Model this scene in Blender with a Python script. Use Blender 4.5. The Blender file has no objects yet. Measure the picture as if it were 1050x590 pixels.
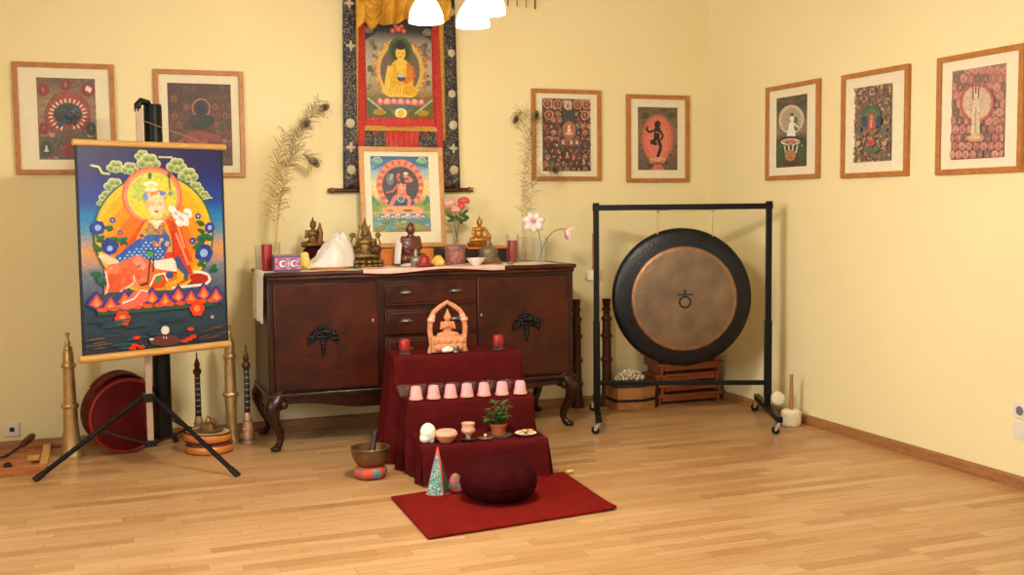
import bpy, bmesh, math, random
from math import sin, cos, pi, radians, sqrt, atan2, exp
from mathutils import Vector, Matrix, noise
random.seed(7)
C = bpy.context.scene.collection

# ------------------------------------------------------------------ colours and materials
def lin(c):
    c = c / 255.0
    return c / 12.92 if c <= .04045 else ((c + .055) / 1.055) ** 2.4
def rgb(r, g, b): return (lin(r), lin(g), lin(b), 1)

def new_mat(name):
    m = bpy.data.materials.new(name); m.use_nodes = True
    nt = m.node_tree; b = nt.nodes['Principled BSDF']
    return m, nt, b
def N(nt, t, **kw):
    n = nt.nodes.new(t)
    for k, v in kw.items(): setattr(n, k, v)
    return n
def mat(name, col, rough=.5, metal=0, var=.12, scale=30, bump=0, bscale=None, coat=0, sheen=0, stretch=None, spec=None):
    """Principled surface whose colour wanders a little with object-space noise."""
    m, nt, b = new_mat(name)
    L = nt.links.new
    tc = N(nt, 'ShaderNodeTexCoord'); mp = N(nt, 'ShaderNodeMapping')
    L(tc.outputs['Object'], mp.inputs['Vector'])
    if stretch: mp.inputs['Scale'].default_value = stretch
    no = N(nt, 'ShaderNodeTexNoise'); no.inputs['Scale'].default_value = scale; no.inputs['Detail'].default_value = 5
    L(mp.outputs[0], no.inputs['Vector'])
    r = N(nt, 'ShaderNodeValToRGB'); e = r.color_ramp.elements
    c = rgb(*col)
    e[0].position = .3; e[1].position = .72
    e[0].color = tuple(max(0, x * (1 - var)) for x in c[:3]) + (1,)
    e[1].color = tuple(min(1, x * (1 + var)) for x in c[:3]) + (1,)
    L(no.outputs[0], r.inputs[0]); L(r.outputs[0], b.inputs['Base Color'])
    b.inputs['Roughness'].default_value = rough; b.inputs['Metallic'].default_value = metal
    if coat: b.inputs['Coat Weight'].default_value = coat; b.inputs['Coat Roughness'].default_value = .15
    if sheen: b.inputs['Sheen Weight'].default_value = sheen; b.inputs['Sheen Roughness'].default_value = .6
    if spec is not None: b.inputs['Specular IOR Level'].default_value = spec
    if bump:
        n2 = N(nt, 'ShaderNodeTexNoise'); n2.inputs['Scale'].default_value = bscale or scale * 4; n2.inputs['Detail'].default_value = 3
        L(mp.outputs[0], n2.inputs['Vector'])
        bp = N(nt, 'ShaderNodeBump'); bp.inputs['Strength'].default_value = bump; bp.inputs['Distance'].default_value = .004
        L(n2.outputs[0], bp.inputs['Height']); L(bp.outputs[0], b.inputs['Normal'])
    return m
def wood(name, dark, light, rough=.4, scale=6, stretch=(1, 8, 8), coat=0, spec=.5):
    m, nt, b = new_mat(name); L = nt.links.new
    tc = N(nt, 'ShaderNodeTexCoord'); mp = N(nt, 'ShaderNodeMapping'); mp.inputs['Scale'].default_value = stretch
    L(tc.outputs['Object'], mp.inputs['Vector'])
    no = N(nt, 'ShaderNodeTexNoise'); no.inputs['Scale'].default_value = scale; no.inputs['Detail'].default_value = 8; no.inputs['Distortion'].default_value = 1.2
    L(mp.outputs[0], no.inputs['Vector'])
    r = N(nt, 'ShaderNodeValToRGB'); e = r.color_ramp.elements
    e[0].position = .32; e[0].color = rgb(*dark); e[1].position = .7; e[1].color = rgb(*light)
    L(no.outputs[0], r.inputs[0]); L(r.outputs[0], b.inputs['Base Color'])
    b.inputs['Roughness'].default_value = rough; b.inputs['Specular IOR Level'].default_value = spec
    if coat: b.inputs['Coat Weight'].default_value = coat; b.inputs['Coat Roughness'].default_value = .2
    bp = N(nt, 'ShaderNodeBump'); bp.inputs['Strength'].default_value = .06; bp.inputs['Distance'].default_value = .002
    L(no.outputs[0], bp.inputs['Height']); L(bp.outputs[0], b.inputs['Normal'])
    return m
def plaster(name, col):
    m, nt, b = new_mat(name); L = nt.links.new
    tc = N(nt, 'ShaderNodeTexCoord')
    no = N(nt, 'ShaderNodeTexNoise'); no.inputs['Scale'].default_value = 1.3; no.inputs['Detail'].default_value = 4
    L(tc.outputs['Object'], no.inputs['Vector'])
    r = N(nt, 'ShaderNodeValToRGB'); e = r.color_ramp.elements
    c = rgb(*col)
    e[0].position = .35; e[1].position = .7
    e[0].color = (c[0] * .965, c[1] * .955, c[2] * .94, 1); e[1].color = c
    L(no.outputs[0], r.inputs[0]); L(r.outputs[0], b.inputs['Base Color'])
    n2 = N(nt, 'ShaderNodeTexNoise'); n2.inputs['Scale'].default_value = 160; L(tc.outputs['Object'], n2.inputs['Vector'])
    bp = N(nt, 'ShaderNodeBump'); bp.inputs['Strength'].default_value = .12; bp.inputs['Distance'].default_value = .002
    L(n2.outputs[0], bp.inputs['Height']); L(bp.outputs[0], b.inputs['Normal'])
    b.inputs['Roughness'].default_value = .75; b.inputs['Specular IOR Level'].default_value = .25
    return m
def parquet(name):
    """Strip parquet running along X: every strip and every stave gets its own tone."""
    m, nt, b = new_mat(name); L = nt.links.new
    tc = N(nt, 'ShaderNodeTexCoord'); sp = N(nt, 'ShaderNodeSeparateXYZ'); L(tc.outputs['Object'], sp.inputs[0])
    def M(op, a, bb=None, c=None):
        n = N(nt, 'ShaderNodeMath', operation=op)
        for i, v in enumerate((a, bb, c)):
            if v is None: continue
            if isinstance(v, (int, float)): n.inputs[i].default_value = v
            else: L(v, n.inputs[i])
        return n.outputs[0]
    W, LN = .068, .52
    ry = M('DIVIDE', sp.outputs['Y'], W); row = M('FLOOR', ry)
    wn = N(nt, 'ShaderNodeTexWhiteNoise', noise_dimensions='1D'); L(row, wn.inputs['W'])
    xs = M('DIVIDE', M('ADD', sp.outputs['X'], M('MULTIPLY', wn.outputs['Value'], 3.1)), LN); colm = M('FLOOR', xs)
    cb = N(nt, 'ShaderNodeCombineXYZ'); L(row, cb.inputs[0]); L(colm, cb.inputs[1])
    w2 = N(nt, 'ShaderNodeTexWhiteNoise', noise_dimensions='2D'); L(cb.outputs[0], w2.inputs['Vector'])
    r = N(nt, 'ShaderNodeValToRGB'); e = r.color_ramp.elements
    e[0].position = 0; e[0].color = rgb(178, 133, 89); e[1].position = 1; e[1].color = rgb(208, 169, 122)
    x = e.new(.18); x.color = rgb(192, 148, 101); x = e.new(.6); x.color = rgb(200, 159, 112)
    L(w2.outputs['Value'], r.inputs[0])
    mp = N(nt, 'ShaderNodeMapping'); mp.inputs['Scale'].default_value = (1.6, 24, 1); L(tc.outputs['Object'], mp.inputs['Vector'])
    va = N(nt, 'ShaderNodeVectorMath', operation='ADD'); L(mp.outputs[0], va.inputs[0]); L(w2.outputs['Color'], va.inputs[1])
    no = N(nt, 'ShaderNodeTexNoise'); no.inputs['Scale'].default_value = 3; no.inputs['Detail'].default_value = 8; L(va.outputs[0], no.inputs['Vector'])
    g = N(nt, 'ShaderNodeValToRGB'); ge = g.color_ramp.elements
    ge[0].position = .3; ge[0].color = (.8, .76, .7, 1); ge[1].position = .6; ge[1].color = (1, 1, 1, 1)
    L(no.outputs[0], g.inputs[0])
    mx = N(nt, 'ShaderNodeMix', data_type='RGBA', blend_type='MULTIPLY'); mx.inputs[0].default_value = 1
    L(r.outputs[0], mx.inputs[6]); L(g.outputs[0], mx.inputs[7])
    fy = M('FRACT', ry); fx = M('FRACT', xs)
    j = M('MAXIMUM', M('LESS_THAN', fy, .022), M('LESS_THAN', fx, .0035))
    m2 = N(nt, 'ShaderNodeMix', data_type='RGBA'); L(j, m2.inputs[0]); L(mx.outputs[2], m2.inputs[6]); m2.inputs[7].default_value = rgb(130, 84, 46)
    L(m2.outputs[2], b.inputs['Base Color'])
    b.inputs['Roughness'].default_value = .34; b.inputs['Specular IOR Level'].default_value = .5
    bp = N(nt, 'ShaderNodeBump'); bp.inputs['Strength'].default_value = .05; bp.inputs['Distance'].default_value = .001
    L(no.outputs[0], bp.inputs['Height']); L(bp.outputs[0], b.inputs['Normal'])
    return m
def printed(name, rough=.45, fine=95, amt=.5, sat=.88):
    m, nt, b = new_mat(name); L = nt.links.new
    a = N(nt, 'ShaderNodeVertexColor', layer_name='Col')
    tc = N(nt, 'ShaderNodeTexCoord'); no = N(nt, 'ShaderNodeTexNoise'); no.inputs['Scale'].default_value = 70; no.inputs['Detail'].default_value = 4
    L(tc.outputs['Object'], no.inputs['Vector'])
    g = N(nt, 'ShaderNodeValToRGB'); g.color_ramp.elements[0].color = (.72, .72, .72, 1); g.color_ramp.elements[1].color = (1.2, 1.2, 1.2, 1)
    g.color_ramp.elements[0].position = .35; g.color_ramp.elements[1].position = .65
    L(no.outputs[0], g.inputs[0])
    mx = N(nt, 'ShaderNodeMix', data_type='RGBA', blend_type='MULTIPLY'); mx.inputs[0].default_value = .6
    L(a.outputs['Color'], mx.inputs[6]); L(g.outputs[0], mx.inputs[7])
    n2 = N(nt, 'ShaderNodeTexNoise'); n2.inputs['Scale'].default_value = fine; n2.inputs['Detail'].default_value = 3; L(tc.outputs['Object'], n2.inputs['Vector'])
    ov = N(nt, 'ShaderNodeMix', data_type='RGBA', blend_type='OVERLAY'); ov.inputs[0].default_value = amt
    L(mx.outputs[2], ov.inputs[6]); L(n2.outputs['Color'], ov.inputs[7])
    hs = N(nt, 'ShaderNodeHueSaturation'); hs.inputs['Saturation'].default_value = sat; L(ov.outputs[2], hs.inputs['Color']); L(hs.outputs[0], b.inputs['Base Color'])
    b.inputs['Roughness'].default_value = rough
    return m
def brocade(name, base, fig, scale=55, thr=.52):
    m, nt, b = new_mat(name); L = nt.links.new
    tc = N(nt, 'ShaderNodeTexCoord')
    no = N(nt, 'ShaderNodeTexNoise'); no.inputs['Scale'].default_value = scale; no.inputs['Detail'].default_value = 1; no.inputs['Distortion'].default_value = 2.5
    L(tc.outputs['Object'], no.inputs['Vector'])
    r = N(nt, 'ShaderNodeValToRGB'); e = r.color_ramp.elements
    e[0].position = thr - .03; e[0].color = rgb(*base); e[1].position = thr + .05; e[1].color = rgb(*fig)
    L(no.outputs[0], r.inputs[0]); L(r.outputs[0], b.inputs['Base Color'])
    b.inputs['Roughness'].default_value = .55
    return m
def glass(name, tint=(1, 1, 1, 1), dens=.015):
    """Thin clear glass: mostly see-through, with a fresnel reflection and a faint body."""
    m, nt, b = new_mat(name); L = nt.links.new
    out = nt.nodes['Material Output']
    tr = N(nt, 'ShaderNodeBsdfTransparent'); tr.inputs[0].default_value = (tint[0] * .97, tint[1] * .97, tint[2] * .97, 1)
    gl = N(nt, 'ShaderNodeBsdfGlossy'); gl.inputs['Roughness'].default_value = .04
    df = N(nt, 'ShaderNodeBsdfDiffuse'); df.inputs[0].default_value = (.75, .76, .76, 1)
    lw = N(nt, 'ShaderNodeLayerWeight'); lw.inputs[0].default_value = .35
    mp = N(nt, 'ShaderNodeMath', operation='MULTIPLY_ADD'); mp.inputs[1].default_value = .26; mp.inputs[2].default_value = .02
    L(lw.outputs['Facing'], mp.inputs[0])
    a = N(nt, 'ShaderNodeMixShader'); L(mp.outputs[0], a.inputs[0]); L(tr.outputs[0], a.inputs[1]); L(gl.outputs[0], a.inputs[2])
    c = N(nt, 'ShaderNodeMixShader'); c.inputs[0].default_value = dens; L(a.outputs[0], c.inputs[1]); L(df.outputs[0], c.inputs[2])
    L(c.outputs[0], out.inputs['Surface'])
    return m

M = {}
M['wall'] = plaster('wall_paint', (244, 230, 181))
M['ceil'] = plaster('ceiling_paint', (240, 234, 220))
M['floor'] = parquet('beech_parquet')
M['base'] = wood('baseboard_wood', (140, 92, 52), (176, 122, 74), .45, 5, (2, 20, 20))
M['frame'] = wood('beech_frame', (168, 104, 46), (192, 128, 64), .42, 8, (3, 12, 3))
M['palebeech'] = wood('pale_beech_frame', (190, 138, 80), (212, 162, 100), .42, 8, (3, 12, 3))
M['board'] = wood('orange_board_wood', (150, 84, 40), (184, 116, 62), .5, 6, (1, 9, 9))
M['matboard'] = mat('mat_board', (236, 226, 196), .8, var=.03)
M['print'] = printed('printed_picture', .5)
M['scrollprint'] = printed('printed_scroll', .42, 70, .18, 1.05)
M['slat'] = wood('pale_slat', (186, 138, 70), (216, 168, 98), .4, 6, (1, 10, 10))
M['black'] = mat('black_steel', (5, 5, 6), .42, 0, .1, spec=.25)
M['blackplast'] = mat('black_plastic', (8, 8, 10), .35, 0, .1, spec=.35)
M['alu'] = mat('aluminium', (178, 158, 138), .4, .35, .05)
M['chrome'] = mat('chrome', (205, 205, 205), .18, 1, .04)
M['mahog'] = wood('mahogany', (42, 13, 6), (82, 30, 12), .36, 5, (1, 6, 1.2), 0, .3)
M['mahogd'] = wood('mahogany_dark', (30, 10, 6), (56, 20, 10), .3, 5, (6, 1.2, 6), 0, .4)
M['iron'] = mat('blackened_iron', (26, 28, 33), .4, .5, .25, 80)
M['pewter'] = mat('pewter', (120, 116, 108), .32, .8, .15, 60)
M['brass'] = mat('aged_brass', (186, 156, 106), .34, .7, .22, 18)
M['copper'] = mat('dark_copper', (84, 48, 26), .45, .45, .25, 20)
M['bronze'] = mat('dark_bronze', (132, 108, 66), .38, .75, .45, 60, .3)
M['bronzed'] = mat('brown_bronze', (122, 86, 46), .4, .65, .4, 70, .3)
M['gold'] = mat('gilt', (196, 138, 62), .36, .7, .25, 60, .2)
M['silver'] = mat('worn_silver', (140, 136, 130), .38, .7, .25, 80)
M['stupa'] = mat('grey_brass', (128, 112, 84), .45, .55, .28, 60)
M['maroon'] = mat('maroon_cloth', (80, 19, 20), .95, 0, .16, 14, .25, 420, spec=.05)
M['maroond'] = mat('dark_maroon_cotton', (54, 10, 14), .95, 0, .12, 14, .25, 420, spec=.05)
M['rug'] = mat('red_felt', (114, 24, 20), .97, 0, .14, 9, .4, 500, spec=.04)
M['redbag'] = mat('red_bag', (88, 8, 12), .6, 0, .15, 12, .15, 100, spec=.2)
M['redpipe'] = mat('red_piping', (140, 26, 28), .45, 0, .1)
M['terra'] = mat('terracotta', (204, 136, 94), .72, 0, .18, 40, .15)
M['terrap'] = mat('terracotta_pink', (226, 170, 140), .65, 0, .14, 40, .1)
M['redwax'] = mat('red_wax', (150, 10, 16), .4, 0, .06, coat=.2)
M['pink'] = mat('pink_wax', (230, 166, 172), .5, 0, .18, 60)
M['white'] = mat('white_china', (238, 234, 226), .35, 0, .04)
M['shell'] = mat('conch_shell', (240, 236, 226), .4, 0, .04)
M['silk'] = mat('white_silk', (218, 212, 203), .5, 0, .07, 14, .9, 34)
M['pinksilk'] = mat('pale_pink_silk', (226, 184, 168), .55, 0, .12, 10, .2, 80)
M['goldsilk'] = mat('gold_silk', (214, 158, 52), .36, 0, .22, 12, .3, 40)
M['orangesilk'] = mat('orange_silk', (216, 120, 44), .5, 0, .2, 14)
M['yellow'] = mat('yellow_cloth', (232, 204, 112), .6, 0, .12, 50)
M['yellowwax'] = mat('yellow_wax', (240, 200, 100), .55, 0, .08)
M['polwood'] = wood('polished_figure_wood', (76, 28, 14), (106, 44, 24), .24, 10, (8, 8, 2), .5)
M['darkwood'] = wood('dark_stained_wood', (36, 20, 14), (54, 32, 22), .5)
M['oak'] = wood('oiled_wood', (150, 98, 52), (186, 130, 76), .5, 6, (1, 9, 9))
M['redwood'] = wood('reddish_wood', (138, 70, 34), (176, 98, 52), .5, 6, (1, 9, 9))
M['drumwood'] = mat('orange_lacquer', (206, 128, 58), .35, 0, .15, 20)
M['drumred'] = mat('red_lacquer', (120, 24, 18), .35, 0, .1)
M['skin'] = mat('drum_skin', (216, 190, 140), .6, 0, .12, 20)
M['wool'] = mat('cream_wool', (240, 228, 196), .95, 0, .06, 60, .8, 260)
M['gongface'] = mat('gong_bronze', (120, 98, 76), .42, .5, .3, 7, .7, 30)
M['gongedge'] = mat('gong_copper_ring', (146, 108, 76), .4, .6, .25, 20)
M['gongrim'] = mat('gong_patina', (15, 17, 21), .34, .35, .8, 30, .5, 60)
M['ink'] = mat('black_ink', (14, 11, 10), .5)
M['cord'] = mat('natural_cord', (196, 170, 120), .8)
M['glass'] = glass('clear_glass')
M['glass2'] = glass('cut_glass', dens=.09)
M['plastic'] = mat('white_plastic', (232, 226, 216), .35, 0, .02)
M['holes'] = mat('socket_black', (24, 22, 22), .5)
M['leaf'] = mat('green_leaf', (58, 98, 38), .4, 0, .3, 40)
M['leafd'] = mat('rose_leaf', (64, 96, 44), .45, 0, .3, 40)
M['stem'] = mat('green_stem', (110, 118, 62), .5, 0, .15)
M['stemb'] = mat('brown_stem', (104, 84, 50), .6, 0, .15)
M['pot'] = mat('clay_pot', (168, 82, 52), .75, 0, .12, 40)
M['soil'] = mat('soil', (46, 32, 22), .95, 0, .3, 80)
M['rosepink'] = mat('pink_rose', (240, 168, 164), .55, 0, .12, 30)
M['rosered'] = mat('coral_rose', (218, 84, 80), .55, 0, .12, 30)
M['petal'] = mat('magnolia_petal', (240, 222, 220), .5, 0, .08, 30)
M['petalp'] = mat('magnolia_base', (206, 138, 148), .5, 0, .15, 30)
M['quill'] = mat('feather_quill', (206, 180, 124), .5)
M['barb'] = mat('feather_barb', (120, 96, 54), .55, 0, .3, 50)
M['eyebrown'] = mat('feather_bronze_ring', (120, 88, 40), .4, .2, .2)
M['eyeblue'] = mat('feather_teal_spot', (16, 66, 62), .3, .2, .2)
M['eyedark'] = mat('feather_dark_spot', (22, 20, 34), .35, .2, .2)
M['biscuit'] = mat('biscuit', (216, 170, 112), .8, 0, .15, 40)
M['thangka'] = printed('painted_thangka', .4, 80, .2, 1.05)
M['boxpat'] = printed('painted_box', .4)
M['potpat'] = brocade('mottled_pot', (124, 88, 96), (186, 112, 84), 26, .52)
M['oboebell'] = mat('oboe_bell', (186, 140, 108), .4, .35, .3, 30)
M['brocnavy'] = brocade('navy_brocade', (20, 20, 34), (126, 116, 98), 44, .55)
M['brocred'] = brocade('red_brocade', (186, 36, 28), (206, 90, 50), 60, .6)
M['brocgold'] = brocade('gold_brocade', (206, 158, 66), (170, 120, 48), 60, .55)
M['brocgreen'] = brocade('green_brocade', (34, 84, 62), (150, 176, 160), 60, .52)
M['brocteal'] = brocade('teal_red_brocade', (52, 130, 136), (204, 72, 38), 30, .48)
M['brocorange'] = brocade('orange_brocade', (206, 70, 34), (60, 136, 140), 15, .55)
def lampmat():
    m, nt, b = new_mat('lit_opal_glass')
    b.inputs['Base Color'].default_value = (.9, .88, .82, 1)
    b.inputs['Emission Color'].default_value = (1, .93, .78, 1); b.inputs['Emission Strength'].default_value = 9
    return m
M['lamp'] = lampmat()

# ------------------------------------------------------------------ mesh helpers
class MB:
    def __init__(s): s.bm = bmesh.new()
    def box(s, c, d, rz=0, mx=None):
        m = Matrix.Translation(c) @ Matrix.Rotation(rz, 4, 'Z') @ (mx or Matrix()) @ Matrix.Diagonal((d[0], d[1], d[2], 1))
        bmesh.ops.create_cube(s.bm, size=1, matrix=m); return s
    def ell(s, c, r, seg=16, rings=10, mx=None):
        if isinstance(r, (int, float)): r = (r, r, r)
        m = Matrix.Translation(c) @ (mx or Matrix()) @ Matrix.Diagonal((r[0], r[1], r[2], 1))
        bmesh.ops.create_uvsphere(s.bm, u_segments=seg, v_segments=rings, radius=1, matrix=m); return s
    def lathe(s, prof, c=(0, 0, 0), seg=28, mx=None, wob=None):
        mx = mx or Matrix(); c = Vector(c); rows = []
        for r, z in prof:
            if r < 1e-6: rows.append([s.bm.verts.new(c + mx @ Vector((0, 0, z)))])
            else:
                row = []
                for i in range(seg):
                    a = 2 * pi * i / seg; rr = r * (wob(a, z) if wob else 1)
                    row.append(s.bm.verts.new(c + mx @ Vector((rr * cos(a), rr * sin(a), z))))
                rows.append(row)
        for A, B in zip(rows, rows[1:]):
            for i in range(seg):
                j = (i + 1) % seg
                if len(A) == 1 and len(B) == 1: continue
                if len(A) == 1: f = (A[0], B[j], B[i])
                elif len(B) == 1: f = (A[i], A[j], B[0])
                else: f = (A[i], A[j], B[j], B[i])
                try: s.bm.faces.new(f)
                except ValueError: pass
        return s
    def tube(s, pts, r, seg=10, cap=True):
        pts = [Vector(p) for p in pts]; n = len(pts)
        rs = r if isinstance(r, (list, tuple)) else [r] * n
        up = Vector((0, 0, 1)); rows = []; prev = None
        for i, p in enumerate(pts):
            t = (pts[min(i + 1, n - 1)] - pts[max(i - 1, 0)]).normalized()
            if prev is None:
                a = up if abs(t.z) < .9 else Vector((1, 0, 0)); x = t.cross(a).normalized()
            else:
                x = prev - t * prev.dot(t)
                x = x.normalized() if x.length > 1e-6 else t.orthogonal().normalized()
            y = t.cross(x); prev = x
            rows.append([s.bm.verts.new(p + (x * cos(2 * pi * k / seg) + y * sin(2 * pi * k / seg)) * rs[i]) for k in range(seg)])
        for A, B in zip(rows, rows[1:]):
            for k in range(seg): s.bm.faces.new((A[k], A[(k + 1) % seg], B[(k + 1) % seg], B[k]))
        if cap:
            s.bm.faces.new(rows[0][::-1]); s.bm.faces.new(rows[-1])
        return s
    def limb(s, pts, rs, seg=12):
        s.tube(pts, rs, seg)
        for p, r in zip(pts, rs): s.ell(p, r, seg, 8)
        return s
    def prism(s, poly, y0, y1, mx=None):
        mx = mx or Matrix()
        A = [s.bm.verts.new(mx @ Vector((x, y0, z))) for x, z in poly]; B = [s.bm.verts.new(mx @ Vector((x, y1, z))) for x, z in poly]
        n = len(poly)
        s.bm.faces.new(A); s.bm.faces.new(B[::-1])
        for i in range(n): s.bm.faces.new((A[i], B[i], B[(i + 1) % n], A[(i + 1) % n]))
        return s
    def grid(s, fn, nu, nv, wrap=False):
        V = [[s.bm.verts.new(fn(i / nu, j / nv)) for j in range(nv + 1)] for i in range(nu + 1)]
        for i in range(nu):
            for j in range(nv):
                try: s.bm.faces.new((V[i][j], V[i + 1][j], V[i + 1][j + 1], V[i][j + 1]))
                except ValueError: pass
        return s
    def rectring(s, w, h, b, y0, y1, c=(0, 0)):
        """Rectangular ring in XZ (a picture frame), mitred at its corners."""
        o = [(-w / 2, -h / 2), (w / 2, -h / 2), (w / 2, h / 2), (-w / 2, h / 2)]
        i = [(-w / 2 + b, -h / 2 + b), (w / 2 - b, -h / 2 + b), (w / 2 - b, h / 2 - b), (-w / 2 + b, h / 2 - b)]
        v = {}
        for k in range(4):
            for nm, q in (('o', o), ('i', i)):
                for y in (y0, y1): v[nm, k, y] = s.bm.verts.new((q[k][0] + c[0], y, q[k][1] + c[1]))
        for k in range(4):
            j = (k + 1) % 4
            for f in ((('o', k, y0), ('o', j, y0), ('i', j, y0), ('i', k, y0)), (('o', k, y1), ('i', k, y1), ('i', j, y1), ('o', j, y1)),
                      (('o', k, y0), ('o', k, y1), ('o', j, y1), ('o', j, y0)), (('i', k, y0), ('i', j, y0), ('i', j, y1), ('i', k, y1))):
                s.bm.faces.new([v[q] for q in f])
        return s
    def build(s, name, m, parent=None, loc=None, rot=None, bevel=0, bseg=2, sub=0, solid=0, remesh=0, smooth=45, rz=0):
        bmesh.ops.recalc_face_normals(s.bm, faces=s.bm.faces)
        me = bpy.data.meshes.new(name); s.bm.to_mesh(me); s.bm.free()
        if isinstance(m, str): m = M[m]
        me.materials.append(m)
        if smooth:
            for p in me.polygons: p.use_smooth = True
            if smooth < 180: me.set_sharp_from_angle(angle=radians(smooth))
        o = bpy.data.objects.new(name, me); C.objects.link(o)
        if parent: o.parent = parent
        if loc: o.location = loc
        if rot: o.rotation_euler = rot
        if rz: o.rotation_euler.z = rz
        if remesh:
            d = o.modifiers.new('Remesh', 'REMESH'); d.mode = 'VOXEL'; d.voxel_size = remesh; d.use_smooth_shade = True
            d = o.modifiers.new('Smooth', 'SMOOTH'); d.iterations = 3
        if solid:
            d = o.modifiers.new('Solidify', 'SOLIDIFY'); d.thickness = solid; d.offset = 0
        if bevel:
            d = o.modifiers.new('Bevel', 'BEVEL'); d.width = bevel; d.segments = bseg; d.limit_method = 'ANGLE'; d.angle_limit = radians(40)
        if sub:
            d = o.modifiers.new('Subdivision', 'SUBSURF'); d.levels = sub; d.render_levels = sub
        return o
def tag(o, label, cat, group=None, kind=None):
    o['label'] = label; o['category'] = cat
    if group: o['group'] = group
    if kind: o['kind'] = kind
    return o
def thing(name, label, cat, loc, rz=0, group=None):
    o = bpy.data.objects.new(name, None); C.objects.link(o); o.empty_display_size = .05
    o.location = loc; o.rotation_euler = (0, 0, rz)
    return tag(o, label, cat, group)
def struct(o): o['kind'] = 'structure'; return o
def dup(root, loc, label, rz=None, group=None):
    r = root.copy(); C.objects.link(r); r.location = loc; r['label'] = label
    if rz is not None: r.rotation_euler = (0, 0, rz)
    if group: r['group'] = group
    for ch in list(root.children):
        c = ch.copy(); C.objects.link(c); c.parent = r
        for g in list(ch.children):
            d = g.copy(); C.objects.link(d); d.parent = c
    return r
def catmull(P, n=12):
    P = [Vector(p) for p in P]; P = [P[0] * 2 - P[1]] + P + [P[-1] * 2 - P[-2]]; out = []
    for i in range(1, len(P) - 2):
        a, b, c, d = P[i - 1:i + 3]
        for k in range(n):
            t = k / n
            out.append(.5 * ((2 * b) + (c - a) * t + (2 * a - 5 * b + 4 * c - d) * t * t + (3 * b - a - 3 * c + d) * t ** 3))
    out.append(P[-2]); return out

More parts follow.
